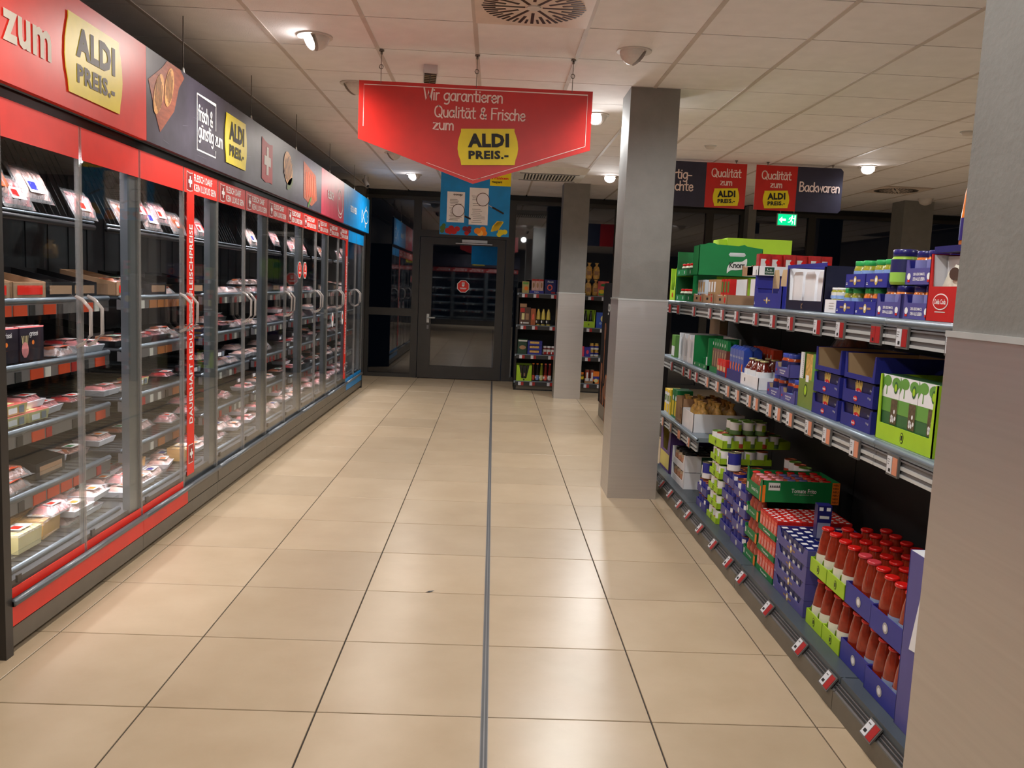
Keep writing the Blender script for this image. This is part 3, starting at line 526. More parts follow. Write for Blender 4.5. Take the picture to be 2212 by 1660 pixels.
# ------------------------------------------------------------------ refrigerated cabinets (left)
GX = -1.85                        # plane of the glass doors
MY = [3.22, 4.475, 5.715, 6.96, 8.225, 9.48, 10.75, 12.0]
SHZ = [0.30, 0.57, 0.85, 1.12, 1.395]
INNER = C('cabinet_inner', 54, 56, 60, .45); TUBE = C('shelf_front_tube', 120, 130, 138, .3, metal=.4); WIREM = C('wire_shelf', 84, 86, 88, .35, metal=.6)
OTAG = C('tag_orange', 206, 70, 26, .5); WTAG = C('tag_white', 210, 210, 206, .5); RTAG = C('tag_red', 176, 36, 30, .5); DRED = C('vinyl_dark_red', 150, 14, 12, .4); TAN = C('tag_tan', 176, 112, 60, .5)
def cabinet(k):
    y0, y1 = MY[k], MY[k+1]; W = y1-y0
    t = thing('refrigerated_cabinet', 'glass-door refrigerated cabinet, %s from the near end' % ORD[k], 'refrigerator', (-2.3, y0, 0), 0, 'refrigerated cabinets along the left wall')
    ox = 2.3; g = GX+ox
    mb = MB().box(-.46, -.42, 0, W, .08, 2.16, INNER); mb.box(-.42, g-.02, 0, W, .18, .28, INNER); mb.box(-.46, g-.03, 0, W, 2.14, 2.19, BLACK); mb.box(-.46, g-.06, 0, W, 0, .18, BLACK)
    mb.box(g-.06, g+.0, 0, W, 2.15, 2.19, BLACK); mb.build('carcass', t)
    for j in range(5): MB().box(-.42, -.415, .02+j*W/5, W/5*(j+1)-.02, .5, 2.1, C('perforated_back', 74, 76, 78, .4, metal=.3)).build('back_panel', t)
    low = REDV if k == 0 else BLUE if k == 6 else None
    # bumper stack: rail, coloured panel, dark panel, recessed kick
    rail = MB().tube([(g+.02, 0, .214), (g+.02, W, .214)], .016, GREYP, 10); rail.box(g-.03, g+.02, 0, W, .198, .218, BLACK); rail.build('bumper_rail', t)
    if k == 1:
        mb = MB().box(g-.02, g+.012, 0, .66, .115, .198, REDV); mb.box(g-.02, g+.01, .66, W, .115, .198, KICK)
    else: mb = MB().box(g-.02, g+.012, 0, W-.003, .115, .198, low or KICK)
    mb.build('front_panel', t)
    mb = MB().box(g-.03, g+.008, 0, W-.003, .03, .108, KICK); mb.build('lower_panel', t)
    MB().box(g-.1, g-.07, 0, W, 0, .09, BLACK).build('kick_board', t)
    if k == 0:
        e = MB().box(-.46, g+.015, -.05, 0, 0, 2.19, C('end_panel', 46, 42, 40, .4)); e.build('end_panel', t)
    if k == 6:
        MB().box(-.46, g+.015, W, W+.05, 0, 2.19, DARK).build('end_panel', t)
    # vertical inner frame
    MB().box(g-.05, g-.012, W-.115, W-.004, .26, 2.13, GREYP).build('frame_post', t)
    MB().box(g-.05, g-.012, .0, .03, .26, 2.13, DARK).build('frame_post', t)
    # two doors
    for d in range(2):
        a, b = d*W/2+.003, (d+1)*W/2-.003
        dd = emp('door'); dd.parent = t
        MB().box(g-.008, g-.001, a, b, .2, 2.145, GLASS).build('glass', dd)
        mb = MB().box(g-.02, g+.002, a, a+.009, .2, 2.145, ACRY); mb.box(g-.02, g+.002, b-.009, b, .2, 2.145, ACRY); mb.build('edge_profile', dd)
        cy = W/2+(.055 if d else -.055); mb = MB().tube([(g, cy, 1.405), (g+.03, cy, 1.39), (g+.065, cy, 1.35), (g+.065, cy, 1.235), (g+.03, cy, 1.195), (g, cy, 1.18)], .0085, HNDL, 8); mb.build('handle', dd)
        hc = BLUE if k == 6 else (REDV if k < 2 or k == 4 else C('vinyl_red_soft', 205, 38, 30, .4)); Bd = (V(g, 0, 0), Y_, Z_)
        mb = MB().box(g-.0005, g+.0015, a, b, 2.005, 2.147, hc)
        if (k == 1 and d == 1) or 2 <= k <= 5:
            w_ = b-a; x = a+.05; mb.poly([(x, 2.02), (x+.05, 2.015), (x+.1, 2.022), (x+.1, 2.13), (x+.05, 2.125), (x, 2.132)], Bd, WHITE, .002); mb.poly([(x+.004, 2.024), (x+.05, 2.02), (x+.096, 2.026), (x+.096, 2.126), (x+.05, 2.121), (x+.004, 2.128)], Bd, DRED, .003); cross_flag(mb, x+.05, 2.073, .1, Bd, .004)
            block(mb, 'FLEISCH DARF', x+.12, 2.084, w_*.54, .044, Bd, WHITE, 1.5, .003); block(mb, 'KEIN LUXUS SEIN', x+.12, 2.026, w_*.66, .044, Bd, WHITE, 1.5, .003)
        mb.build('header_sticker', dd)
        if k == 0 or (k == 1 and d == 0) or k == 6: MB().box(g-.0005, g+.0015, a, b, .222, .262, low or REDV).build('bottom_sticker', dd)
        if (k, d) in ((1, 1), (5, 1)):
            x = a+.055 if k == 1 else b-.16
            mb = MB().box(g-.0005, g+.002, x, x+.12, .28, 2.006, REDV); Bv = (V(g+.001, x+.085, 0), Z_, -Y_); Bv = (V(g+.001, x+.09, 0), Z_, -Y_)
            block(mb, 'DAUERHAFT REDUZIERTE FLEISCHPREISE', .60, 0, 1.22, .06, (V(g+.001, x+.09, 0), Z_, -Y_), WHITE, 1.5, .003); mb.rect(x+.02, .35, x+.1, .47, Bd, WHITE, .003); mb.rect(x+.024, .355, x+.096, .465, Bd, DRED, .004); cross_flag(mb, x+.06, .41, .09, Bd, .005); mb.build('vertical_sticker', dd)
        if (k, d) in ((3, 1), (4, 0)): mb = MB(); octagon(mb, b-.12 if d else a+.1, 1.6, .085, Bd, .003); mb.build('warning_sticker', dd)
        if k == 5: mb = MB(); mb.ell((a+b)/2, 1.06, .055, .085, Bd, WHITE, .003); mb.ell((a+b)/2, 1.075, .03, .035, Bd, REDV, .004); mb.build('oval_sticker', dd)
        lg = MB().box(g-.012, g-.003, a+.07, a+.1, .27, .3, BLACK); lg.build('glass_clamp', dd)
    # shelves
    for s, z in enumerate(SHZ):
        fx = (-1.965 if s else -1.92)+ox
        sh = MB().tube([(fx, .03, z-.012), (fx, W-.12, z-.012)], .013, TUBE, 8); sh.box(fx-.02, fx+.006, .03, W-.12, z-.075, z-.022, RAIL)
        sh.box(-.41, fx-.01, .03, W-.12, z-.02, z-.012, INNER); sh = sh.build('shelf', t)
        for q in range(9):
            yy = .04+q*(W-.2)/9
            if R() < .8:
                c_ = random.choice([OTAG, OTAG, RTAG, WTAG, DARK]) if k == 0 else random.choice([TAN, TAN, WTAG, RTAG, DARK]) if k < 2 else random.choice([RTAG, WTAG, DRED, DARK])
                MB().box(fx+.006, fx+.01, yy, yy+(.10 if c_ in (OTAG, TAN) else .045), z-.074, z-.03, c_).build('price_tag', sh)
        wr = MB()
        for q in range(16): yy = .05+q*(W-.2)/15; wr.box(-.4, fx-.01, yy, yy+.004, z-.012, z-.006, WIREM)
        wr.build('wire_grid', sh)
        MB().box(fx+.004, fx+.008, .04, W-.13, z-.005, z+.062, PLEXI).build('acrylic_lip', sh)
    # slanted hanging rack at the top
    ra = MB().tube([(.27, .03, 1.735), (.27, W-.12, 1.735)], .014, BLACK, 8); ra.tube([(.27, .03, 1.76), (.27, W-.12, 1.76)], .006, TUBE, 6)
    for q in range(18): yy = .06+q*(W-.22)/17; ra.tube([(.26, yy, 1.75), (.1, yy, 2.08)], .0025, WIREM, 4)
    ra.build('slanted_rack', t)
    return t
for k in range(7): cabinet(k)
# the run of cabinets at the rear of the shop, seen mirrored in the glass door
for k in range(3):
    o = copy_tree([q for q in bpy.data.objects if q.name == 'refrigerated_cabinet.002'][0]); o.location = (.9-k*1.25+.0, -5.25, 0); o.rotation_euler = (0, 0, PI/2)
    tag(o, 'refrigerated cabinet at the rear of the shop behind the camera, %s from the right' % ORD[k], 'refrigerator', 'rear cabinets')
t = thing('fascia_sign', 'slate fascia board with yellow badge over the rear cabinets behind the camera', 'sign', (.95, -4.72, 0)); Bk = (V(0, .001, 0), -X_, Z_)
MB().box(-3.8, 0, -.03, 0, FZ0, FZ1, SLATE).build('board', t); mb = MB(); badge(mb, 1.55, 2.42, .5, .32, Bk, 0, .006); mb.build('price_badge', t)
light('AREA', 'rear_strip_light', (-.8, -4.86, 2.1), 30, (1, .95, .97), None, shape='RECTANGLE', size=3.6, size_y=.04, spread=math.radians(90)).rotation_euler = (math.radians(8), 0, 0)
# ---- chilled goods
MEATS = [C('meat_pink', 226, 140, 140, .3, coat=.6, var=.3, scale=25), C('meat_red', 176, 50, 52, .3, coat=.6, var=.3, scale=25), C('meat_brown', 150, 84, 56, .3, coat=.6, var=.3, scale=25), C('meat_pale', 232, 184, 172, .3, coat=.6, var=.15, scale=20), C('cheese_gold', 226, 178, 104, .35, coat=.5, var=.08), C('cheese_pale', 238, 220, 160, .35, coat=.5, var=.08), C('salad_pale', 220, 226, 180, .35, coat=.5, var=.2, scale=30)]
CREAM = C('card_cream', 222, 214, 150, .5)
def lump(mb, x0, x1, y0, y1, z0, h, mat, n=9, m=7, jit=.25):
    vs = []; 
    for i in range(n):
        for j in range(m):
            a, b = i/(n-1)*2-1, j/(m-1)*2-1
            hh = (max(0, 1-abs(a)**3.2)*max(0, 1-abs(b)**3.2))**.5
            vs.append((x0+(x1-x0)*i/(n-1), y0+(y1-y0)*j/(m-1), z0+h*hh*(1-jit/2+jit*R())))
    mb.add(vs, [(i*m+j, (i+1)*m+j, (i+1)*m+j+1, i*m+j+1) for i in range(n-1) for j in range(m-1)], mat, True)
def sticker(mb, x0, y0, x1, y1, z, cols):
    mb.box(x0, x1, y0, y1, z, z+.0015, cols[0]); 
    if len(cols) > 1: mb.box(x0+(x1-x0)*.1, x0+(x1-x0)*.55, y0+(y1-y0)*.2, y0+(y1-y0)*.8, z+.0015, z+.0022, cols[1])
def mk_tray(mi, tray, lab):
    def f():
        o = emp('meat_tray'); tr = MB().frustum(0, .2, 0, .15, 0, .032, .012, tray); tr.build('tray', o)
        mb = MB(); lump(mb, .008, .192, .008, .142, .028, .018, MEATS[mi]); 
        for q in range(4): lump(mb, .01+q*.045, .055+q*.045, .012, .138, .03, .022, MEATS[mi], 5, 6, .3)
        mb.build('meat', o); mb = MB(); lump(mb, .002, .198, .002, .148, .033, .022, FILM, 7, 6, .5); mb.build('film', o)
        mb = MB(); sticker(mb, .05, .02, .15, .075, .057, lab); mb.build('label_sticker', o); return o
    return f
def mk_pouch(mi, lab, L=.22, Wd=.14):
    def f():
        o = emp('vacuum_pack'); mb = MB(); lump(mb, .02, L-.02, .015, Wd-.015, .003, .026, MEATS[mi], 9, 7, .35)
        for q in range(5): lump(mb, .025+q*(L-.05)/5, .02+(q+1)*(L-.05)/5, .02, Wd-.02, .006, .034, MEATS[mi], 4, 6, .3)
        mb.build('meat', o); mb = MB(); lump(mb, 0, L, 0, Wd, 0, .04, BAGF, 10, 8, .5); mb.build('film', o)
        mb = MB(); sticker(mb, .05, .03, L-.07, Wd*.55, .041, lab); mb.build('label_sticker', o); return o
    return f
def mk_block(mi, lab):
    def f():
        o = emp('cheese_block'); MB().frustum(0, .19, 0, .12, 0, .085, .004, MEATS[mi]).build('cheese', o); mb = MB(); lump(mb, -.012, .2, -.01, .13, .08, .012, FILM, 9, 7, .9); mb.build('film', o)
        mb = MB(); sticker(mb, .05, .02, .15, .09, .094, lab); mb.build('label_sticker', o); return o
    return f
def mk_bag():
    o = emp('salad_bag'); mb = MB(); lump(mb, 0, .26, 0, .18, 0, .085, MEATS[6], 12, 10, .7); mb.build('filling', o); mb = MB(); lump(mb, -.01, .27, -.01, .19, .004, .095, FILM, 12, 10, .5); mb.build('film', o)
    mb = MB(); sticker(mb, .04, .04, .12, .075, .092, [OTAG]); sticker(mb, .16, .05, .2, .09, .092, [GREEN]); mb.build('label_sticker', o); return o
def mk_box(c1, c2, h=.05, tail=None):
    def f():
        o = emp('food_box'); MB().frustum(0, .17, 0, .12, 0, h, .006, c1, c2).build('box', o); Bq = (V(0, -.0005, 0), X_, Z_); mb = MB()
        mb.rect(.02, h*.2, .085, h*.75, Bq, WHITE, .001); mb.rect(.1, h*.15, .14, h*.85, Bq, STEEL, .001); sticker(mb, .03, .03, .12, .09, h, [c1, RTAG]); mb.build('print', o); return o
    return f
def mk_grissini():
    o = emp('snack_box'); MB().frustum(0, .19, 0, .14, 0, .15, .0, C('box_ink', 34, 28, 38, .35), C('box_ink', 34, 28, 38, .35)).build('box', o)
    mb = MB(); RO = C('rose_print', 232, 120, 120, .4)
    for q in range(5): mb.box(.01, .18, .012+q*.026, .024+q*.026, .15, .152, RO if q % 2 else WTAG)
    mb.box(0, .19, -.001, .003, .145, .151, RO); mb.box(-.001, .003, 0, .14, .145, .151, RO); Bq = FRONT(0, -.001, 0)
    for q in range(5): stroke(mb, [(.03+q*.004, .02), (.012+q*.012, .11)], .004, Bq, MEATS[5], .001)
    mb.ell(.035, .05, .028, .035, Bq, MEATS[0], .0015, 10); mb.ell(.1, .08, .01, .01, Bq, ORANGE, .001, 10); hand(mb, 'Grissini' if False else 'grissi' , .07, .11, .07, .02, Bq, WTAG, 1.0); mb.build('print', o); return o
def mk_crate(c):
    def f():
        o = emp('display_crate'); mb = MB(); mb.box(0, .26, 0, .3, 0, .004, c)
        mb.box(0, .26, 0, .004, 0, .07, c); mb.box(0, .26, .296, .3, 0, .13, c)
        for x in (0, .256): mb.prism([(0, 0), (.3, 0), (.3, .13), (0, .07)], (V(x, 0, 0), Y_, Z_), -.004, c)
        mb.build('crate_shell', o); mb = MB(); mb.rect(.03, .015, .23, .055, FRONT(0, -.001, 0), KRAFT if c is BLACK else REDV, .001); mb.build('print', o); return o
    return f
KINDS = {
 'red_tray': (mk_tray(1, BLACK, [WTAG, REDV]), 'meat_tray', 'black tray of red meat under film', 'meat pack'),
 'pink_tray': (mk_tray(0, CARDW, [WTAG, REDV]), 'meat_tray', 'white tray of pink meat under film', 'meat pack'),
 'pale_tray': (mk_tray(3, CARDW, [WTAG, ORANGE]), 'meat_tray', 'tray of pale poultry with orange sticker', 'meat pack'),
 'brown_tray': (mk_tray(2, BLACK, [WTAG, GREEN]), 'meat_tray', 'black tray of brown cold cuts', 'meat pack'),
 'pink_pouch': (mk_pouch(0, [WTAG, REDV]), 'vacuum_pack', 'clear pouch of pink ham', 'meat pack'),
 'brown_pouch': (mk_pouch(2, [OTAG, WTAG]), 'vacuum_pack', 'clear pouch of brown sausages', 'meat pack'),
 'red_pouch': (mk_pouch(1, [WTAG, DRED]), 'vacuum_pack', 'clear pouch of dark red salami', 'meat pack'),
 'pale_pouch': (mk_pouch(3, [WTAG, TBLUE], .24, .16), 'vacuum_pack', 'clear pouch of pale chicken', 'meat pack'),
 'gold_cheese': (mk_block(4, [WTAG, MEATS[4]]), 'cheese_block', 'golden wrapped cheese block', 'cheese'),
 'pale_cheese': (mk_block(5, [WTAG, REDV]), 'cheese_block', 'pale yellow wrapped cheese block', 'cheese'),
 'salad': (mk_bag, 'salad_bag', 'pale green bag of grated salad', 'bag'),
 'cream_box': (mk_box(CREAM, C('box_top_red', 190, 90, 80), .045), 'food_box', 'cream carton sleeve with barcode', 'food box'),
 'dark_box': (mk_box(C('card_dark', 52, 44, 50), C('card_dark', 52, 44, 50), .05), 'food_box', 'dark carton sleeve', 'food box'),
 'snack': (mk_grissini, 'snack_box', 'ink-coloured snack box with rose edges', 'food box'),
 'crate': (mk_crate(BLACK), 'display_crate', 'black display crate', 'crate'), 'kraft': (mk_crate(KRAFT), 'display_crate', 'brown cardboard display crate', 'crate')}
SHN = ['bottom', 'second', 'third', 'fourth', 'top']
def chill(kind, k, s, y, x, z, n, rz=0.0, rx=0.0, where=None):
    mk, nm, desc, cat = KINDS[kind]
    lab = '%s, %s along the %s shelf, %s cabinet' % (desc, ORD[n], SHN[s], ORD[k]) if where is None else where
    o = put('chill_'+kind, mk, (x, y, z), RZL+rz, lab, cat, 'chilled goods in the glass cabinets', rx=rx)
    return o
_cnt = {}
def row(k, s, lst, xf=-1.985, slope=0.0):
    """lst of (kind, offset along y, back shift, lift, turn)"""
    for n, it in enumerate(lst):
        kind, dy, dx, dz, rz = it; _cnt[(k, s)] = n = _cnt.get((k, s), -1)+1
        chill(kind, k, s, MY[k]+dy, xf-dx, SHZ[s]+dz-.004, n, rz)
row(0, 4, [('kraft', .08, .02, .0, .0), ('kraft', .36, .02, .0, 0), ('crate', .62, .02, 0, 0), ('crate', .89, .04, 0, 0), ('pink_pouch', .38, .06, .01, .0), ('pale_pouch', .63, .06, .01, .0), ('pink_tray', .92, .08, .01, 0), ('brown_pouch', .10, .08, .01, 0)])
row(0, 3, [('snack', .03, .04, 0, 0), ('snack', .235, .04, 0, 0), ('snack', .44, .04, 0, 0), ('red_pouch', .86, .2, .0, .0), ('snack', .03, .2, 0, 0), ('snack', .235, .2, 0, 0), ('snack', .44, .2, 0, 0), ('brown_pouch', .72, .0, 0, .1), ('red_tray', .95, .1, 0, 0)])
row(0, 2, [('cream_box', .28, .02, 0, 0), ('cream_box', .46, .02, 0, 0), ('cream_box', .3, .03, .048, 0), ('pink_tray', .5, .06, .047, .05), ('pink_tray', .32, .19, .02, 0), ('dark_box', .04, .02, 0, 0), ('dark_box', .06, .06, .05, .1), ('pink_tray', .52, .2, .03, 0), ('pink_tray', .66, .05, 0, .1)])
row(0, 1, [('pink_pouch', .02, .0, .0, .0), ('pink_pouch', .05, .02, .04, .1), ('brown_pouch', .28, .0, .0, .1), ('brown_pouch', .3, .05, .045, -.1), ('brown_pouch', .1, .18, .03, 0), ('crate', .56, .05, 0, 0), ('pale_tray', .82, .12, 0, 0), ('brown_tray', .98, .1, .0, 0)])
row(0, 0, [('salad', .03, .03, .0, .0), ('pale_cheese', .31, .02, .004, .0), ('gold_cheese', .33, .19, .004, 0), ('pale_cheese', .34, .19, .1, .0), ('gold_cheese', .53, .03, .004, .1), ('gold_cheese', .55, .19, .004, .0), ('pale_pouch', .74, .02, .0, .1), ('pale_tray', .76, .18, .04, 0), ('pale_tray', .9, .02, .0, 0), ('pale_tray', .93, .12, .05, .1), ('salad', .04, .22, .02, .0)], -1.96)
row(1, 4, [('kraft', .12, .04, 0, 0), ('brown_tray', .14, .04, .04, .1), ('brown_tray', .32, .05, 0, 0), ('brown_tray', .42, .12, .03, .1), ('crate', .58, .05, 0, 0), ('brown_pouch', .60, .08, .01, 0), ('brown_pouch', .86, .05, .0, .1)])
row(1, 3, [('brown_tray', .06, .02, 0, 0), ('dark_box', .3, .08, 0, 0), ('red_tray', .36, .02, 0, 0), ('red_tray', .6, .03, 0, 0), ('brown_pouch', .74, .03, .03, 0), ('brown_pouch', .9, .03, 0, .1), ('crate', .05, .14, 0, 0)])
row(1, 2, [('cream_box', .52, .1, 0, 0), ('red_tray', .8, .02, 0, .1), ('dark_box', .92, .1, 0, 0)])
row(1, 1, [('pale_pouch', .62, .1, 0, .1), ('pink_pouch', .9, .04, 0, .1)])
row(1, 0, [('pale_tray', .04, .0, 0, 0), ('pale_tray', .08, .13, .03, 0), ('brown_tray', .26, .05, 0, .1), ('gold_cheese', .55, .16, .0, .1), ('pale_tray', .42, .1, .02, .1), ('pale_tray', .75, .04, 0, .2), ('pale_pouch', .9, .1, .02, .1)], -1.95)
row(0, 0, [('pale_pouch', .9, .22, .06, .0), ('pink_pouch', .58, .02, .095, .0), ('pale_tray', .98, .02, .056, .05), ('salad', .05, .05, .09, .1), ('pale_tray', .74, .0, .045, .0)], -1.95)
row(1, 0, [('pale_tray', .26, .0, .0, .0), ('pale_pouch', .5, .02, .0, .1), ('pink_pouch', .1, .02, .06, .0), ('gold_cheese', .98, .02, .004, .0), ('pink_tray', .3, .2, .05, .0), ('pale_pouch', .72, .18, .0, .0)], -1.95)
row(0, 2, [('red_tray', .88, .04, 0, 0), ('pale_tray', .30, .14, .07, 0)])
row(1, 2, [('pink_tray', .06, .08, 0, 0), ('brown_pouch', .28, .1, 0, 0)])
row(1, 1, [('pale_tray', .08, .12, 0, 0), ('brown_tray', .34, .12, 0, 0)])
row(0, 3, [('red_pouch', .66, .16, .045, 0), ('pink_tray', .95, .0, .0, 0)])
MIX = ['red_tray', 'pink_tray', 'pale_tray', 'brown_tray', 'pink_pouch', 'brown_pouch', 'red_pouch', 'pale_pouch', 'dark_box']
for k in range(2, 7):
    for s in range(5):
        pal = random.sample(MIX, 3) if s else ['pink_tray', 'pale_tray', 'pink_pouch', 'pale_pouch']
        if k == 5 and s == 3: pal = ['cream_box', 'dark_box', 'pale_tray']
        if s == 4: pal = ['red_pouch', 'brown_pouch', 'pale_pouch', 'crate']
        y = .05; L = []
        while y < 1.0:
            kd = random.choice(pal); L.append((kd, y, .02+R()*.06, 0, R()*.2-.1))
            if R() < .55 and kd not in ('crate',): L.append((random.choice([q for q in pal if q != 'crate']), y+.02, .05+R()*.08, .06, R()*.2-.1))
            y += .235+R()*(.12 if s != 1 else .3)
        row(k, s, L, -1.985 if s else -1.955)
n = 0
for k in range(7):          # packs leaning on the slanted racks
    ys = {0: [.06, .2, .36, .5, .95], 1: [.18, .36, .52, .66, .95], 2: [.1], 3: [.15, .9], 4: [.3, .5, .8], 5: [.5], 6: [.4, .7]}[k]
    for q, yy in enumerate(ys):
        kd = ['pink_pouch', 'brown_pouch', 'red_pouch', 'pale_pouch'][(k+q) % 4]; mk, nm, desc, cat = KINDS[kd]
        o = put('chill_'+kd, mk, (-2.03, MY[k]+yy, 1.77+.04*(q % 2)), RZL, '%s on the slanted rack, %s in the %s cabinet' % (desc, ORD[q], ORD[k]), cat, 'packs on the slanted racks', rx=math.radians(64), sc=(1.1, 1.15, .55))
        o.rotation_euler = (0, 0, 0); o.rotation_euler = (Matrix.Rotation(PI/2, 3, 'Z') @ Matrix.Rotation(math.radians(62), 3, 'X')).to_euler()
# ------------------------------------------------------------------ shelving on the right
LCD = C('tag_screen', 214, 216, 222, .3); TRED = C('tag_screen_red', 168, 40, 40, .3); THOLD = C('tag_holder', 96, 94, 92, .4); TCOR = C('tag_salmon', 214, 140, 110, .4)
def price_tags(parent, ys, x, z, kind=0, tilt=0.0):
    """electronic price labels facing -X at local x,z"""
    for y in ys:
        full = R() < .15
        mb = MB().box(-.008, 0, -.042, .042, -.075, 0, THOLD); mb.box(-.0095, -.008, -.036, -.002, -.068, -.008, TRED if not kind else TCOR); mb.box(-.0095, -.008, .002, .036, -.068, -.008, (TRED if not kind else TCOR) if full else LCD)
        Bq = (V(-.0096, .034, 0), -Y_, Z_)
        for q in range(3): mb.rect(.002, -.02-q*.008, .02-q*.003, -.018-q*.008, Bq, THOLD, .0004)
        mb.rect(.012, -.062, .026, -.05, Bq, INK, .0004)
        o = mb.build('price_tag', parent); o.location = (x, y, z); o.rotation_euler = (0, tilt, 0)
def shelf_board(t, W, z, tags, kind=0, x0=0.0, depth=.5):
    """shelf board whose front edge is at local x0, running along +y"""
    mb = MB().box(x0+.01, x0+depth, .003, W-.003, z-.03, z, STEEL); mb.tube([(x0+.008, .002, z-.012), (x0+.008, W-.002, z-.012)], .011, STEEL, 10); mb.box(x0+.004, x0+.02, .002, W-.002, z-.03, z-.012, STEEL)
    sh = mb.build('shelf_board', t)
    mb = MB().box(x0+.012, x0+.02, .002, W-.002, z-.095, z-.03, RAIL)
    for a, b in ((.035, .006), (.058, .012), (.085, .01)): mb.box(x0+.004, x0+.014, .002, W-.002, z-a-b, z-a, TRIMW if a > .05 else RAIL)
    mb.build('price_rail', sh); price_tags(sh, tags, x0+.004, z-.026, kind)
    return sh
GY = [1.72, 2.979, 4.263, 5.55, 6.83]
def gondola(k):
    y0, y1 = GY[k], GY[k+1]; W = y1-y0
    t = thing('shelving_unit', 'dark shelving bay with blue-grey shelf edges, %s from the near column' % ORD[k], 'shelf', (1.40, y0, 0), 0, 'shelving bays on the right'); 
    MB().box(.52, .545, .003, W-.003, .08, 1.46, SHELFB).build('back_panel', t)
    mb = MB().box(.545, .6, .003, .04, 0, 1.5, BLACK); mb.box(.545, .6, W-.04, W-.003, 0, 1.5, BLACK); mb.build('upright', t)
    mb = MB().box(-.067, -.05, .002, W-.002, 0, .075, KICK); mb.build('kick_board', t)
    mb = MB().box(-.04, .52, .003, W-.003, .1, .13, C('deck_dark', 70, 80, 88, .4)); mb.tube([(-.026, .002, .12), (-.026, W-.002, .12)], .01, C('deck_edge', 96, 112, 122, .35), 8)
    mb.prism([(-.062, .072), (-.033, .112), (-.02, .112), (-.05, .066)], (V(0, W-.002, 0), X_, Z_), -(W-.004), RAIL)
    for f in (.3, .55, .8): 
        x, z = -.062+f*.029, .072+f*.04; mb.box(x-.004, x+.004, .004, W-.004, z, z+.004, DARK)
    dk = mb.build('deck', t)
    ys = {0: [.2, .55, .95], 1: [.06, .36, .78, 1.2], 2: [.16, .48, .8, 1.12], 3: [.1, .4, .7, 1.0]}[k]
    for y in ys:
        mb = MB().box(-.006, 0, -.042, .042, -.055, .012, THOLD); mb.box(-.0075, -.006, -.036, -.002, -.05, .006, TRED); mb.box(-.0075, -.006, .002, .036, -.05, .006, LCD)
        Bq = (V(-.0076, .034, 0), -Y_, Z_); mb.rect(.004, -.008, .022, -.004, Bq, THOLD, .0004); mb.rect(.006, -.04, .024, -.028, Bq, INK, .0004)
        o = mb.build('price_tag', dk); o.location = (-.047, y, .105); o.rotation_euler = (0, math.radians(36), 0)
    shelf_board(t, W, 1.48, {0: [.3, .8, 1.12], 1: [.06, .38, .62, .95, 1.2], 2: [.2, .55, .85, 1.15], 3: [.3, .8, 1.1]}[k], 0)
    shelf_board(t, W, 1.04, {0: [.5, 1.1], 1: [.15, .42, .62, .86, 1.02, 1.15], 2: [.0+.08, .2, .42, .62, .85, 1.1], 3: [.1, .3, .5, .9]}[k], 1 if k < 3 else 0)
    if k == 3: shelf_board(t, W-.02, .575, [.2, .5, .8, 1.1], 1, 0, .36)
    for z in (1.48, 1.04):
        for yy in (.02, W-.03): MB().prism([(.1, z-.03), (.52, z-.03), (.52, z-.12)], (V(0, yy, 0), X_, Z_), .004, BLACK).build('bracket', t)
for k in range(4): gondola(k)
# ---- shared product makers (front faces local -y, origin front-left-bottom)
def carton_tray(w, d, h, fh, c, inner=None, ear=.02, deco=None, hs=None, name='carton_tray', bk=None):
    inner = inner or CARD; hs = hs or h; t_ = .004
    def f():
        o = emp(name); mb = MB()
        front = [(0, 0), (w, 0), (w, h), (w-ear, h), (w-ear*2, fh), (ear*2, fh), (ear, h), (0, h)] if h > fh else [(0, 0), (w, 0), (w, fh), (0, fh)]
        mb.prism(front, (V(0, 0, 0), X_, Z_), t_, c)
        for x in (0, w-t_): mb.prism([(0, 0), (d, 0), (d, hs), (0, h)], (V(x, 0, 0), Y_, Z_), -t_, c)
        mb.box(0, w, d-t_, d, 0, bk or hs, c); mb.box(t_, w-t_, t_, d-t_, 0, .003, inner)
        if inner is not c:
            for x in (t_, w-t_-.001): mb.prism([(.006, .003), (d-.006, .003), (d-.006, hs-.003), (.006, h-.003)], (V(x, 0, 0), Y_, Z_), -.001, inner)
        mb.rect(t_, .003, w-t_, (bk or hs)-.002, (V(0, d-t_-.0005, 0), X_, Z_), inner, .001)
        mb.build('tray_body', o)
        if deco: mb = MB(); deco(mb, w, fh); mb.build('print', o)
        return o
    return f
FB = (V(0, 0, 0), X_, Z_)
def d_round(c1, c2=None):
    def f(mb, w, fh): mb.ell(w/2, fh*.5, min(.02, fh*.34), min(.02, fh*.34), FB, c1, .001, 14); (mb.ell(w/2, fh*.5, min(.012, fh*.2), min(.012, fh*.2), FB, c2, .0016, 12) if c2 else None)
    return f
def d_text(st, c, fx=.15, hh=.3):
    def f(mb, w, fh): text(mb, st, w*fx, fh*(.5-hh/2), w*(1-2*fx), fh*hh, FB, c, .001, .02)
    return f
def d_organic(mb, w, fh):
    mb.ell(w/2, fh*.5, .0125, .019, FB, INK, .001, 14); mb.ell(w/2, fh*.5, .010, .016, FB, LIME, .0014, 14); mb.rect(w/2-.005, fh*.5-.008, w/2+.006, fh*.5+.009, FB, INK, .0018)
def d_gold(mb, w, fh):
    mb.ell(w/2, fh*.5, .013, .018, FB, C('print_gold', 206, 180, 96), .001, 14); mb.ell(w/2, fh*.54, .009, .009, FB, WHITE, .0014, 12); mb.rect(w/2-.05, fh*.5-.004, w/2-.018, fh*.5+.004, FB, KRAFT, .001); mb.rect(w/2+.018, fh*.5-.004, w/2+.05, fh*.5+.004, FB, KRAFT, .001); mb.rect(.008, fh*.18, .022, fh*.24, FB, WHITE, .001); mb.rect(.008, fh*.3, .022, fh*.34, FB, WHITE, .001)
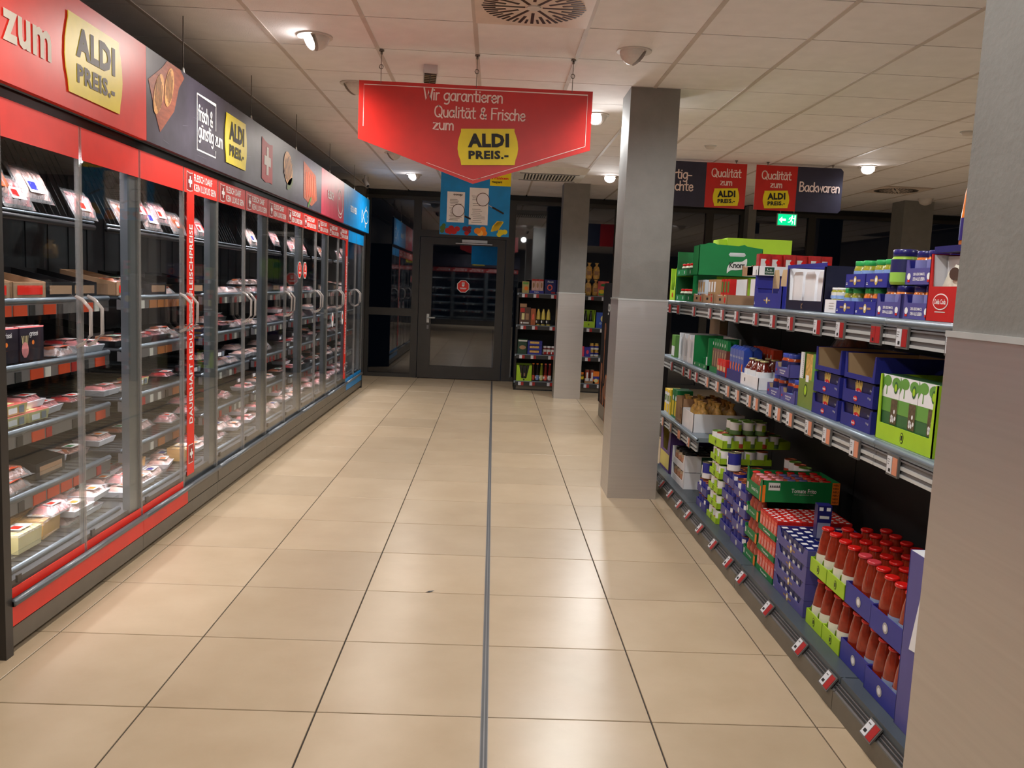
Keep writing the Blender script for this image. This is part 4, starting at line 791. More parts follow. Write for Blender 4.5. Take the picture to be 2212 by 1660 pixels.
def d_slogan(mb, w, fh):
    text(mb, 'DER GESCHMACK,', w*.3, fh*.52, w*.42, fh*.2, FB, WHITE, .001, .02); text(mb, 'DEN ALLE LIEBEN', w*.3, fh*.24, w*.42, fh*.2, FB, WHITE, .001, .02)
    for x in (w*.14, w*.86): mb.ell(x, fh*.5, .012, .012, FB, WHITE, .001, 10); mb.rect(x-.008, fh*.16, x+.008, fh*.3, FB, REDC, .0012)
def d_sauce(mb, w, fh):
    mb.ell(w*.12, fh*.6, .009, .006, FB, REDC, .001, 10); text(mb, 'PASSIONE', w*.35, fh*.55, w*.4, fh*.18, FB, WHITE, .001, .02); text(mb, 'ITALIA', w*.38, fh*.25, w*.3, fh*.18, FB, WHITE, .001, .02)
# tins
def mk_can(body, band, r=.037, h=.085, rim=None):
    def f():
        o = emp('tin_can'); mb = MB().lathe([(r-.001, 0), (r, .003), (r-.001, .005), (r-.001, h-.005), (r, h-.003), (r, h), (r-.004, h), (r-.005, h-.004)], rim or TIN, 18); mb.build('tin', o)
        mb = MB().lathe([(r-.0005, .004), (r-.0005, h*.35)], band, 18, cap=False); mb.lathe([(r-.0005, h*.35), (r-.0005, h-.004)], body, 18, cap=False)
        mb.rect(-.012, h*.3, .012, h*.8, (V(0, -r-.0003, 0), X_, Z_), WHITE if body is not CARDW else LIME, .0005); mb.build('label', o); return o
    return f
def mk_bottle(lab, lid, lab2=None, neck=.02, r=.038, h=.205, body=None):
    body = body or SAUCE
    def f():
        o = emp('sauce_bottle'); MB().lathe([(r*.85, 0), (r*.97, .006), (r, .05), (r*.98, .09), (r*.78, h*.72), (neck*1.15, h*.86), (neck, h*.93)], body, 20).build('filled_glass', o)
        MB().lathe([(neck*1.22, h*.925), (neck*1.3, h*.935), (neck*1.3, h*.965), (neck*1.15, h*.985), (neck*.8, h*.978)], lid, 20).build('lid', o)
        if lab:
            mb = MB().lathe([(r+.0008, .018), (r+.0008, .052), (r*.985+.0008, .088)], lab, 20, cap=False)
            if lab2: mb.ell(0, .055, .014, .02, (V(-r*.72, -r*.72, 0), V(.707, -.707, 0), Z_), lab2, .004, 12)
            mb.build('label', o)
        return o
    return f
def mk_jar(fill, lid, lab, lab2, r=.035, h=.1, txt=None, labtop=.62):
    def f():
        o = emp('glass_jar'); MB().lathe([(r*.9, 0), (r, .006), (r, h*.68), (r*.84, h*.82)], fill, 20).build('filled_glass', o); MB().lathe([(r*.86, h*.8), (r*.9, h*.81), (r*.9, h*.98), (r*.86, h), (.001, h)], lid, 20, cap=False).build('lid', o)
        mb = MB().lathe([(r+.0006, h*.08), (r+.0006, h*.35)], lab2, 20, cap=False); mb.lathe([(r+.0006, h*.35), (r+.0006, h*labtop)], lab, 20, cap=False)
        mb.rect(-.012, h*.1, .006, h*.34, (V(-r*.72, -r*.72, 0), V(.707, -.707, 0), Z_), WHITE, .002)
        if txt: text(mb, txt, -.022, h*.42, .044, h*.14, (V(-r*.60, -r*.82, 0), V(.8, -.6, 0), Z_), WHITE, .002, .02)
        mb.build('label', o); return o
    return f
def box_item(w, d, h, c, deco=None, name='food_carton', top=None):
    def f():
        o = emp(name); mb = MB().box(0, w, 0, d, 0, h-.0005, c); mb.box(0.001, w-.001, .001, d-.001, h-.001, h, top or c); mb.build('carton', o)
        if deco: mb = MB(); deco(mb, w, h); mb.build('print', o)
        return o
    return f
def fill_tray(key, mk, name, cat, desc, tray, x0, yfar, z, nw, nd, pw, pd, off=(0, 0), group=None, skip=()):
    """place nw x nd items in a tray facing the aisle; x0 front plane, yfar far end"""
    for i in range(nw):
        for j in range(nd):
            if (i, j) in skip: continue
            lab = '%s, %s from left, %s row, %s' % (desc, ORD[i], ORD[j], tray)
            put(key, mk, (x0+off[1]+(j+.5)*pd, yfar-off[0]-(i+.5)*pw, z+.004), RZR+R()*.3-.15, lab, cat, group or desc+' group')
XF = 1.405
def tr(key, mk, yfar, z, label, cat='tray', group=None, x=XF+.02, rz=0.0, rx=0.0): return put(key, mk, (x, yfar, z), RZR+rz, label, cat, group, rx)
# === deck: passata bottles ===
bl_red = mk_bottle(C('label_cream', 224, 222, 206), REDLID, LIME); bl_plain = mk_bottle(None, REDLID); bl_blue = mk_bottle(C('label_lightblue', 150, 166, 200), REDLID); bl_white = mk_bottle(None, C('lid_white_red', 200, 60, 70, .25))
LT = carton_tray(.178, .34, .062, .062, LIME, LIME, deco=d_organic); BTt = carton_tray(.241, .34, .085, .085, TBLUE, TBLUE, deco=d_round(C('print_grey', 170, 168, 170), CARDW))
DZ = .131
for lv, zz in enumerate((DZ, .362)):
    lev = ['lower', 'upper'][lv]
    for q in range(2):
        yf = 3.52-q*.18; nm = '%s lime tray' % ('left' if q == 0 else 'right')
        tr('lt', LT, yf, zz, '%s carton tray of passata bottles, %s one of the %s pair' % ('lime green', 'left' if q == 0 else 'right', lev), group='lime passata trays')
        fill_tray('bl_red', bl_red, 'sauce_bottle', 'bottle', 'passata bottle with cream label', '%s %s' % (lev, nm), XF+.024, yf-.004, zz, 2, 4 if lv else 2, .085, .084, group='passata bottles with cream labels')
    for q in range(2):
        yf = 3.155-q*.245; xx = XF+.02+(.0 if q == 0 else -.012); nm = '%s blue tray' % ('left' if q == 0 else 'right')
        put('bt', BTt, (xx, yf, zz), RZR, 'deep blue carton tray of sauce bottles, %s one of the %s pair' % ('left' if q == 0 else 'right', lev), 'tray', 'blue sauce trays')
        for i in range(3):
            for j in range(4 if lv else 2):
                mk, key = (bl_white, 'bl_white') if (q == 0 and lv == 1 and j == 0 and i < 2) else (bl_blue, 'bl_blue') if (i+j) % 3 == 2 or (q == 1 and i == 1) else (bl_plain, 'bl_plain')
                put(key, mk, (xx+.005+(j+.5)*.083, yf-.0055-(i+.5)*.0765, zz+.004), RZR+R()*.4, 'tomato sauce bottle, %s from left, %s row, %s %s' % (ORD[i], ORD[j], lev, nm), 'bottle', 'tomato sauce bottles in blue trays')
# blue-violet carton at the right end
t = tr('vbox', box_item(.24, .4, .6, TPURP, None, 'display_carton', CARDW), 2.655, DZ, 'tall violet-blue display carton beside the near column', 'carton', x=XF+.0)
mb = MB(); mb.box(-.002, .002, .0, .4, .0, .6, TBLUE); mb.poly([(.05, .28), (.2, .3), (.2, .5), (.09, .47)], FB, CARDW, .002); mb.build('torn_print', t)
# === deck: navy cartons ===
NT = carton_tray(.40, .36, .075, .04, TPURP, TNAVY, .03, d_gold)
def d_patch(mb, w, h):
    mb.rect(w*.15, h*.1, w*.85, h*.55, FB, C('print_greyblue', 130, 134, 160), .001); mb.ell(w*.5, h*.62, w*.25, h*.14, FB, WTAG, .0014, 10)
def navy_item():
    o = emp('milk_carton'); mb = MB().box(0, .058, 0, .086, 0, .068, TNAVY); mb.build('carton', o)
    mb = MB(); mb.box(.004, .03, .008, .035, .068, .0688, CARDW); mb.box(.03, .054, .05, .075, .068, .0688, CARDW); d_patch(mb, .058, .068); mb.build('print', o); return o
for lv in range(4):
    zz = DZ+lv*.0765; tr('nt', NT, 3.955, zz, 'navy carton tray with gold emblem, %s from the bottom of its stack' % ORD[lv], group='stack of navy carton trays')
    for i in range(6):
        for j in range(4 if lv == 3 else 1):
            put('navy', navy_item, (XF+.026+j*.088, 3.955-.01-i*.064, zz+.004), RZR, 'navy carton with white patches, %s from left, %s row, %s tray' % (ORD[i], ORD[j], ORD[lv]), 'carton', 'small navy cartons')
put('navybig', box_item(.062, .06, .16, TNAVY, lambda mb, w, h: (mb.rect(.003, h*.05, w-.003, h*.5, FB, C('print_greyblue', 130, 134, 160), .001), mb.rect(.01, h*.62, w-.01, h*.7, FB, WTAG, .001), mb.rect(.006, h*.85, .024, h*.95, FB, CARDW, .001), mb.rect(.038, h*.85, .056, h*.95, FB, CARDW, .001)), 'milk_carton', TBLUE), (1.52, 3.72, DZ+.31), -.15, 'single navy carton standing upright on the stack of navy cartons', 'carton')
# === deck: red cartons in green trays ===
GT = carton_tray(.265, .40, .028, .028, GREEN, GREEN, deco=d_text('Tomato', WHITE, .3, .45))
def red_item():
    o = emp('tomato_carton'); MB().box(0, .041, 0, .06, 0, .1, REDC).build('carton', o); mb = MB(); mb.rect(.002, .004, .039, .09, FB, CORAL, .001)
    for q in range(3): stroke(mb, [(.006+q*.01, .015+q*.01), (.012+q*.01, .07)], .0025, FB, PINKW, .0016)
    mb.box(.003, .02, .008, .026, .1, .1008, CARDW); mb.box(.02, .037, .034, .05, .1, .1008, CARDW); mb.build('print', o); return o
for lv in range(3):
    zz = DZ+lv*.107; tr('gt', GT, 4.235, zz, 'green tray of red tomato cartons, %s from the bottom' % ORD[lv], group='green trays of red cartons')
    for i in range(6):
        for j in range(6 if lv == 2 else 1):
            put('redc', red_item, (XF+.025+j*.062, 4.235-.006-i*.043, zz+.004), RZR, 'small red tomato carton, %s from left, %s row, %s tray' % (ORD[i], ORD[j], ORD[lv]), 'carton', 'small red tomato cartons')
# === deck: green trays of small passata bottles ===
def d_frito(mb, w, fh): text(mb, 'Frito', w*.3, fh*.4, w*.4, fh*.25, FB, WHITE, .001); mb.rect(w*.86, 0, w, fh, FB, ORANGE, .001); mb.rect(w*.05, fh*.3, w*.14, fh*.85, FB, WTAG, .001)
GT2 = carton_tray(.21, .30, .06, .05, GREEN, GREEN, .006, d_frito)
bs = [mk_bottle(None, l, None, .016, .028, .145, C('rose_sauce', 176, 84, 66, .16, coat=.7)) for l in (REDLID, C('lid_pink', 236, 150, 160, .3), C('lid_violet', 110, 100, 160, .3))]
for lv in range(4):
    zz = DZ+lv*.118
    tr('gt2', GT2, 4.455, zz, 'green tray with orange corner and sauce bottles, %s from the bottom' % ORD[lv], group='green trays of small sauce bottles') if lv < 3 else None
    for i in range(3):
        for j in range(1 if lv < 3 else 0):
            put('bs%d' % (i % 3), bs[i % 3], (XF+.055+j*.062, 4.455-.04-i*.062, zz+.004), RZR, 'small sauce bottle with paper tag, %s from left, %s green tray' % (ORD[i], ORD[lv]), 'bottle', 'small sauce bottles', sc=(1, 1, .76))
t = thing('carton_tray', 'big green carton tray of sauce bottles with orange corner stripes, topmost', 'tray', (XF+.015, 4.2, DZ+.355)); W_, D_, H_ = .40, .27, .115
mb = MB(); mb.box(0, W_, 0, .004, 0, H_, GREEN); mb.box(0, W_, D_-.004, D_, 0, H_, GREEN); mb.prism([(0, 0), (D_, 0), (D_, H_+.02), (D_-.02, H_+.02), (D_-.04, .07), (.05, .07), (.03, H_), (0, H_)], (V(0, 0, 0), Y_, Z_), -.004, GREEN); mb.box(W_-.004, W_, 0, D_, 0, H_, GREEN); mb.box(0, W_, 0, D_, 0, .003, CARD); mb.build('tray_body', t)
mb = MB(); text(mb, 'Tomate Frito', .15, .055, .13, .022, FB, WHITE, .001, .01); text(mb, 'nach spanischer Art', .165, .042, .1, .008, FB, WTAG, .001)
mb.rect(.03, .065, .09, .105, FB, WTAG, .001); mb.rect(0, 0, .015, H_*.8, FB, ORANGE, .001); mb.rect(W_-.04, 0, W_, H_, FB, ORANGE, .001)
for q in range(6): text(mb, 'NEU', W_-.034, .008+q*.018, .028, .01, FB, INK, .0016, .02)
for q in range(5): mb.poly([(.035+q*.011, .08), (.046+q*.011, .08), (.0405+q*.011, .095)], FB, INK, .0016)
mb.build('print', t)
mb = MB(); Bl = (V(-.0005, D_, 0), -Y_, Z_); text(mb, 'Tomate Frito', .09, .03, .12, .02, Bl, WHITE, .001); mb.rect(.235, 0, .25, .08, Bl, ORANGE, .001); mb.rect(.02, .02, .045, .055, Bl, WTAG, .001); mb.build('aisle_print', t)
for i in range(6):
    for j in range(4):
        lid = 0 if (i > 3 or j == 3) else (1 if i < 2 else 2)
        put('bs%d' % lid, bs[lid], (XF+.05+i*.062, 4.235+j*.062, DZ+.362), RZR+R(), 'small sauce bottle in the big green tray, %s deep, %s across' % (ORD[i], ORD[j]), 'bottle', 'small sauce bottles')
# === deck: blue trays of tins, lime trays of tins ===
can_b = mk_can(TBLUE, C('label_paleblue', 120, 140, 200), .036, .082, C('tin_copper', 170, 90, 60, .3, metal=.6)); can_l = mk_can(CARDW, C('label_leaf', 96, 130, 80), .036, .08, C('rim_green', 110, 150, 60, .3, metal=.3)); can_r = mk_can(CARDW, C('label_red', 190, 70, 50), .036, .08, C('tin_copper', 170, 90, 60, .3, metal=.6)); can_d = mk_can(TBLUE, CARDW, .04, .11)
BC = carton_tray(.235, .32, .05, .045, TPURP, TBLUE, .01, d_round(WTAG)); LC = carton_tray(.225, .32, .036, .036, LIME, LIME, deco=d_organic)
def stack(key, mk, n, pitch, yf, desc, cans, per, where, top_rows=3, x=XF+.02, rz=0.0, z0=DZ):
    for lv in range(n):
        zz = z0+lv*pitch; tr(key, mk, yf, zz, '%s, %s from the bottom %s' % (desc, ORD[lv], where), group=desc+' stack '+where, x=x)
        for i in range(per):
            for j in range(top_rows if lv == n-1 else 1):
                ck, cm, cdsc = cans[(i+j) % len(cans)]
                put(ck, cm, (x+.042+j*.075, yf-.04-i*.075, zz+.004), RZR+R()*2, '%s, %s from left, %s row, %s tray %s' % (cdsc, ORD[i], ORD[j], ORD[lv], where), 'can', 'tin cans on the bottom deck')
CB = ('can_b', can_b, 'blue tin'); CL = ('can_l', can_l, 'green and white tin'); CR = ('can_r', can_r, 'red and white tin')
stack('bc', BC, 4, .094, 4.705, 'blue tray of tins', [CB], 3, 'beside the green trays', 3)
stack('bc', BC, 4, .096, 4.995, 'blue tray of tins', [CB], 3, 'beside the lime trays', 3, x=XF+.035)
stack('lc', LC, 5, .094, 5.255, 'lime tray of tins', [CL, CR], 3, 'in the tall lime stack', 4)
stack('bc', BC, 2, .1, 5.53, 'blue tray of tins', [CB], 3, 'left of the lime stack', 2)
put('can_d', can_d, (XF+.07, 5.47, DZ+.19), RZR, 'large blue tin standing alone on the tins left of the lime stack', 'can'); put('can_d', can_d, (XF+.06, 4.87, DZ+.375), RZR, 'large blue tin with white foot on top of the blue trays', 'can')
o = put('lc2', carton_tray(.23, .44, .05, .05, LIME, LIME, deco=d_organic), (XF+.005, 5.27, .60), RZR+.12, 'crooked lime tray of tins at the top of the tall stack', 'tray')
for i in range(3):
    for j in range(5): put('can_l' if (i+j) % 2 == 0 else 'can_r', can_l, (XF+.05+j*.076+i*.01, 5.225-i*.073+j*.009, .605), R(), 'tin in the crooked top lime tray, %s from left, %s row' % (ORD[i], ORD[j]), 'can', 'tin cans in the crooked tray')
for i in range(2):
    for j in range(3): put('can_l', can_l, (XF+.12+j*.078, 5.17-i*.078, .688), R(), 'tin on the very top of the lime stack, %s from left, %s row' % (ORD[i], ORD[j]), 'can', 'tin cans on top of the lime stack')
n = 0
for i in range(3):
    for j in range(4):
        put('can_r' if j % 2 else 'can_l', can_r, (XF+.36+j*0.0+.03, 4.62+j*.078, DZ+.38+i*0), R(), 'tin in the dim back row, %s from the right' % ORD[j], 'can', 'dim tins at the back') if i == 0 else None
# === deck: white boxes with dark-lidded tubs, purple box ===
def d_gusto(mb, w, fh): mb.rect(w*.55, .012, w*.75, fh-.004, FB, C('print_darkgreen', 20, 70, 50), .001); text(mb, 'Le', w*.61, fh*.62, w*.06, fh*.12, FB, WHITE, .0015); text(mb, 'Gusto', w*.57, fh*.42, w*.16, fh*.15, FB, WHITE, .0015)
WB = carton_tray(.42, .34, .12, .05, CARDW, CARDW, .03, None)
tub = mk_jar(C('tub_cream', 214, 190, 160, .4), BLACK, C('tub_label', 206, 150, 120), KRAFT, .048, .12)
for lv in range(2):
    t = tr('wb', WB, 6.345, DZ+lv*.124, 'white carton of dark-lidded tubs, %s of two' % ['lower', 'upper'][lv], 'carton', 'white tub cartons')
    if lv == 0:
        mb = MB(); Bs = (V(.4202, 0, 0), Y_, Z_); mb.rect(.12, .004, .2, .115, Bs, C('print_darkgreen', 20, 70, 50), .001); text(mb, 'Le', .145, .06, .025, .014, Bs, WHITE, .002); text(mb, 'Gusto', .13, .04, .06, .016, Bs, WHITE, .002); mb.build('emblem', t)
    for i in range(4):
        for j in range(3 if lv else 1): put('tub', tub, (XF+.08+j*.1, 6.345-.055-i*.1, DZ+lv*.124+.004), RZR, 'dark-lidded tub, %s from left, %s row, %s white carton' % (ORD[i], ORD[j], ['lower', 'upper'][lv]), 'jar', 'dark-lidded tubs')
PUR = C('box_purple', 92, 60, 130, .5); PYE = C('box_yellow', 222, 206, 110, .5)
tr('pur', carton_tray(.37, .36, .34, .16, PUR, PYE, .05, lambda mb, w, fh: mb.rect(.02, .02, w-.02, fh-.02, FB, PYE, .001)), 6.8, DZ, 'purple and pale yellow display box at the far end of the bottom deck', 'carton')
for i in range(3): put('redpk', box_item(.05, .05, .2, REDC, d_text('NEU', WHITE, .2, .1), 'food_packet'), (XF+.1, 6.70-i*.09, DZ+.005), RZR, 'red packet in the purple display box, %s from the left' % ORD[i], 'packet', 'red packets')
# === lower short shelf (far bay) z .575
YP = C('pack_yellow', 236, 200, 40, .5); PASTA = C('pasta_gold', 214, 170, 90, .4, var=.3, scale=60, coat=.4)
Z2 = .576
for i, (w_, h_, c, d_) in enumerate([(.075, .19, CARDW, 'white and yellow'), (.075, .19, CARDW, 'white and yellow'), (.06, .2, YP, 'bright yellow')]):
    put('yel%d' % (w_*1000), box_item(w_, .12, h_, c, (lambda c: lambda mb, w, h: (mb.rect(.004, h*.05, w-.004, h*.4, FB, YP, .001), mb.rect(.01, h*.5, w-.01, h*.75, FB, C('leafy', 120, 150, 90), .001), mb.rect(0, h*.88, w, h, FB, YP, .001)))(c), 'food_carton', YP), (XF+.03, 6.80-i*.09, Z2), RZR, '%s carton on the short middle shelf, %s from its far end' % (d_, ORD[i]), 'carton', 'cartons on the short shelf')
for i in range(2): put('grn', box_item(.08, .12, .22, GREEN, lambda mb, w, h: (mb.rect(.008, h*.08, w-.008, h*.6, FB, YP, .001), mb.ell(w/2, h*.7, .02, .02, FB, WHITE, .001)), 'food_carton'), (XF+.03, 6.52-i*.09, Z2), RZR, 'green carton on the short middle shelf, %s one' % ['left', 'right'][i], 'carton', 'green cartons')
tr('krt', carton_tray(.215, .32, .19, .02, KRAFT, KRAFT, .01, None), 6.33, Z2, 'brown carton of pasta bags on the short middle shelf', 'carton')
def mk_pastabag():
    o = emp('pasta_bag'); mb = MB(); vs = []; n = 12
    prof = [(.02, 0), (.042, .01), (.045, .06), (.043, .12), (.032, .15), (.012, .165), (.02, .19), (.028, .2)]
    for r, z in prof:
        for k in range(n): a = 2*PI*k/n; q = 1+.12*(R()-.5); vs.append((r*1.15*q*math.cos(a), r*.75*q*math.sin(a), z))
    mb.add(vs, [(i*n+k, i*n+(k+1) % n, (i+1)*n+(k+1) % n, (i+1)*n+k) for i in range(len(prof)-1) for k in range(n)], PASTA, True); mb.build('bag', o)
    mb = MB(); mb.rect(-.03, .05, .03, .1, (V(0, -.037, 0), X_, Z_), KRAFT, .001); mb.build('label', o); return o
for i in range(2):
    for j in range(3): put('pbag', mk_pastabag, (XF+.085+j*.095, 6.27-i*.1, Z2+.005), RZR, 'golden pasta bag, %s from left, %s row of the brown carton' % (ORD[i], ORD[j]), 'bag', 'golden pasta bags')
tr('wht', carton_tray(.34, .36, .13, .13, CARDW, CARDW, .01, None), 6.10, Z2, 'low white carton on the short middle shelf', 'carton')
for i in range(3):
    for j in range(3): put('wbag', mk_pastabag, (XF+.1+j*.1, 6.035-i*.104, Z2+.005), RZR+.4, 'pasta bag in the low white carton, %s from left, %s row' % (ORD[i], ORD[j]), 'bag', 'pasta bags in the white carton')
# === middle shelf z 1.04
Z3 = 1.041
def d_greenlip(mb, w, fh):
    for q in range(3): mb.rect(w*(.12+q*.33), fh*.25, w*(.12+q*.33)+.018, fh*.75, FB, WTAG, .001)
# lime carton with green organic packs at the near end
LBX = carton_tray(.40, .32, .235, .06, LIME, LIME, .012, d_organic)
tr('lbx', LBX, 3.03, Z3, 'big lime display carton of organic packs at the right end of the middle shelf', 'carton')
LGN = C('pack_leafgreen', 104, 158, 70, .45, var=.1); DGN = C('pack_darkgreen', 58, 104, 62, .45)
def org_pack():
    o = emp('organic_pack'); MB().box(0, .127, 0, .07, 0, .232, DGN).build('pack', o); mb = MB(); mb.rect(0, .15, .127, .232, FB, CARDW, .0006); mb.poly([(0, .17), (.02, .2), (.0, .232)], FB, LGN, .001); mb.rect(0, .1, .127, .15, FB, LGN, .0008)
    mb.ell(.035, .21, .03, .02, FB, LGN, .001, 12); mb.ell(.1, .205, .032, .022, FB, LGN, .001, 12); mb.rect(.03, .16, .036, .2, FB, LGN, .0012); mb.ell(.1, .19, .014, .022, FB, DGN, .0016, 14); mb.ell(.1, .19, .009, .014, FB, LIME, .002, 12)
    mb.rect(.075, .06, .122, .148, FB, C('seed_dark', 96, 80, 60, .4, var=.4, scale=90), .0016)
    for q in range(7): mb.ell(.085+R()*.03, .065+R()*.04, .006, .008, FB, CARDW, .002, 8)
    mb.rect(.07, .012, .112, .055, FB, C('pack_midgreen', 90, 190, 80), .0016); mb.rect(.035, .008, .055, .04, FB, CREAM, .0016); mb.ell(.045, .05, .01, .012, FB, DGN, .0016, 10); mb.build('print', o); return o
for i in range(3): put('orgp', org_pack, (XF+.03, 3.03-.008-i*.129, Z3+.004), RZR, 'green and white organic pack in the lime carton, %s from the left' % ORD[i], 'packet', 'organic packs in the lime carton')
# blue spaghetti trays
BN = C('box_royal', 36, 40, 130, .42); BOV = C('oval_red', 206, 26, 34, .4); NOOD = C('noodle_yellow', 236, 200, 100, .5)
def d_pasta(mb, w, h, cx=.5, cy=.55, s=1.0):
    for q in range(9): stroke(mb, [(w*cx+(q-4)*.0045*s, h*cy-.03*s), (w*cx+(q-4)*.0075*s, h*cy+(.035+.006*((q*5) % 3))*s)], .004*s, FB, NOOD, .0012)
    mb.ell(w*cx, h*cy, .027*s, .016*s, FB, BOV, .002, 16); text(mb, 'Barilla', w*cx-.021*s, h*cy-.006*s, .042*s, .013*s, FB, WHITE, .003, .02); text(mb, '1kg', w*.84, h*.62, w*.1, h*.12, FB, WTAG, .001)
def d_lip(mb, w, fh): mb.ell(w*.45, fh*.42, .018, .011, FB, BOV, .001, 14); text(mb, 'Barilla', w*.45-.014, fh*.42-.004, .028, .009, FB, WHITE, .002, .02); text(mb, '1kg', w*.84, fh*.6, w*.09, fh*.2, FB, WTAG, .001)
SPK = box_item(.25, .06, .085, C('box_nightblue', 34, 30, 74, .42), lambda mb, w, h: d_pasta(mb, w, h, .45, .5, 1.0), 'pasta_box')
SPK2 = box_item(.25, .06, .07, C('box_nightblue', 34, 30, 74, .42), lambda mb, w, h: d_pasta(mb, w, h, .45, .55, .9), 'pasta_box')
BTR = carton_tray(.275, .32, .085, .05, BN, BN, .012, d_lip)
for s_, (yf, hh) in enumerate(((3.655, 3), (3.345, 3))):
    nm = ['left', 'right'][s_]
    for lv in range(2):
        zz = Z3+lv*.095; tr('btr', BTR, yf, zz, 'royal blue pasta tray with red oval, %s of the %s stack' % (['bottom', 'top'][lv], nm), group='blue pasta trays')
        put('spk', SPK, (XF+.03, yf-.012, zz+.004), RZR, 'night blue spaghetti box in the %s tray of the %s stack' % (['bottom', 'top'][lv], nm), 'food box', 'blue spaghetti boxes')
    tr('btb', carton_tray(.275, .3, .1, .02, BN, CARD, .012, None, .10), yf, Z3+.19, 'empty cut-open blue pasta tray on top of the %s stack' % nm, group='cut-open pasta trays')
put('spk', SPK, (XF+.28, 2.98, Z3+.0+.235+.03), RZR, 'night blue spaghetti box lying far back above the lime carton', 'food box')
# organic penne box
def penne():
    o = emp('penne_box'); mb = MB().box(0, .185, 0, .16, 0, .13, C('box_moss', 120, 140, 60, .5)); mb.box(0, .004, 0, .16, .13, .25, LGN); mb.box(.15, .185, 0, .16, .13, .25, LGN); mb.box(.0, .04, 0, .004, .13, .25, CARDW); mb.build('carton', o)
    mb = MB().box(.045, .145, .01, .08, .13, .245, PASTA); mb.build('penne', o); mb = MB(); mb.ell(.09, .08, .02, .03, FB, C('print_moss', 60, 80, 30), .001, 14); mb.ell(.09, .08, .014, .022, FB, LIME, .0014, 14); mb.rect(.085, .12, .12, .15, FB, CARDW, .001)
    for q in range(12): mb.rect(.036, .135+q*.0095, .041, .14+q*.0095, FB, INK, .001)
    mb.build('print', o); return o
put('penne', penne, (XF+.03, 3.86, Z3), RZR, 'tall green organic penne carton with an open front', 'carton')
OBAG = C('roll_brown', 168, 80, 44, .3, coat=.6, var=.3, scale=40)
def bread_bag():
    o = emp('snack_bag'); mb = MB(); lump(mb, 0, .2, 0, .12, 0, .09, OBAG, 10, 8, .6); mb.build('rolls', o); mb = MB(); lump(mb, -.01, .21, -.01, .13, .0, .1, FILM, 10, 8, .6); mb.build('film', o); return o
put('bbag', bread_bag, (XF+.16, 3.86, Z3+.252), RZR, 'clear bag of brown snacks lying on the penne carton', 'bag')
# sauce jars in violet trays
RS = C('sauce_orange_red', 176, 70, 24, .2, coat=.6, var=.2, scale=60)
sj = mk_jar(RS, C('lid_navyblue', 60, 80, 180, .3), C('label_night', 28, 30, 90), C('label_paleblue', 120, 140, 200), .034, .105, 'ARRABBIATA', .66)
VT = carton_tray(.20, .30, .062, .04, TPURP, CARD, .016, d_sauce)
for lv in range(2):
    for q in range(2 if lv == 0 else 1):
        yf = 4.27-q*.205-lv*.1; tr('vt', VT, yf, Z3+lv*.115, 'violet tray of sauce jars, %s' % ['lower left one', 'lower right one', 'upper one'][q+2*lv], group='violet sauce trays')
        for i in range(2):
            for j in range(3 if lv else 2): put('sj', sj, (XF+.068+j*.072, yf-.055-i*.082, Z3+lv*.115+.004), RZR+.3, 'sauce jar with night blue label, %s from left, %s row, %s tray' % (ORD[i], ORD[j], ['lower left', 'lower right', 'upper'][q+2*lv]), 'jar', 'sauce jars in violet trays')
# white carton of dark sauce bottles
ds = mk_bottle(C('label_white', 226, 230, 236), C('lid_brass', 190, 180, 130, .3, metal=.4), None, .018, .043, .15, C('sauce_darkred', 96, 26, 18, .14, coat=.8))
tr('wc', carton_tray(.325, .26, .065, .065, CARDW, CARDW, .01, lambda mb, w, fh: mb.rect(w*.25, fh*.35, w*.29, fh*.65, FB, INK, .001)), 4.745, Z3, 'white carton of dark red sauce bottles on the middle shelf', 'carton')
for i in range(3):
    for j in range(2): put('dsb', ds, (XF+.07+j*.09, 4.745-.055-i*.1, Z3+.005), RZR, 'dark red sauce bottle with brass lid, %s from left, %s row' % (ORD[i], ORD[j]), 'bottle', 'dark red sauce bottles')
# blue pasta bags
def pbag_blue():
    o = emp('pasta_bag'); mb = MB().box(0, .052, 0, .05, .0, .18, C('pack_royal', 46, 74, 170, .3, coat=.5)); mb.add([(0, 0, .18), (.052, 0, .18), (.052, .05, .18), (0, .05, .18), (.004, .022, .2), (.048, .022, .2), (.048, .028, .2), (.004, .028, .2)], [(0, 1, 5, 4), (1, 2, 6, 5), (2, 3, 7, 6), (3, 0, 4, 7), (4, 5, 6, 7)], C('pack_royal', 46, 74, 170)); mb.build('bag', o)
    mb = MB(); FU = C('fusilli_orange', 232, 110, 50, .5)
    for q in range(4): mb.ell(.028+.006*(q % 2), .045+q*.016, .011, .011, FB, FU, .001+q*.0003, 10)
    mb.rect(0, 0, .052, .035, FB, CARDW, .0008); text(mb, 'FUSILLI', .006, .13, .04, .012, FB, WTAG, .001, .01); mb.build('print', o); return o
for i in range(5):
    for j in range(2): put('pbb', pbag_blue, (XF+.03+j*.055, 5.015-i*.056, Z3+.004), RZR, 'royal blue pasta bag with orange spirals, %s from left, %s row' % (ORD[i], ORD[j]), 'bag', 'royal blue pasta bags')
for i in range(6): put('orp', box_item(.055, .05, .2, C('pack_rust', 186, 62, 28, .4), lambda mb, w, h: (mb.rect(.012, h*.7, .026, h*.85, FB, WTAG, .001), mb.rect(.0, 0, w, h*.3, FB, TBLUE, .001)), 'food_packet'), (XF+.17, 5.02-i*.062, Z3+.001), RZR, 'rust red packet behind the blue pasta bags, %s from the left' % ORD[i], 'packet', 'rust red packets')
tr('bl2', box_item(.28, .03, .06, C('lip_navy', 40, 40, 120, .4), None, 'carton_strip'), 5.018, Z3, 'navy carton front strip before the pasta bags', 'carton', x=XF+.018)
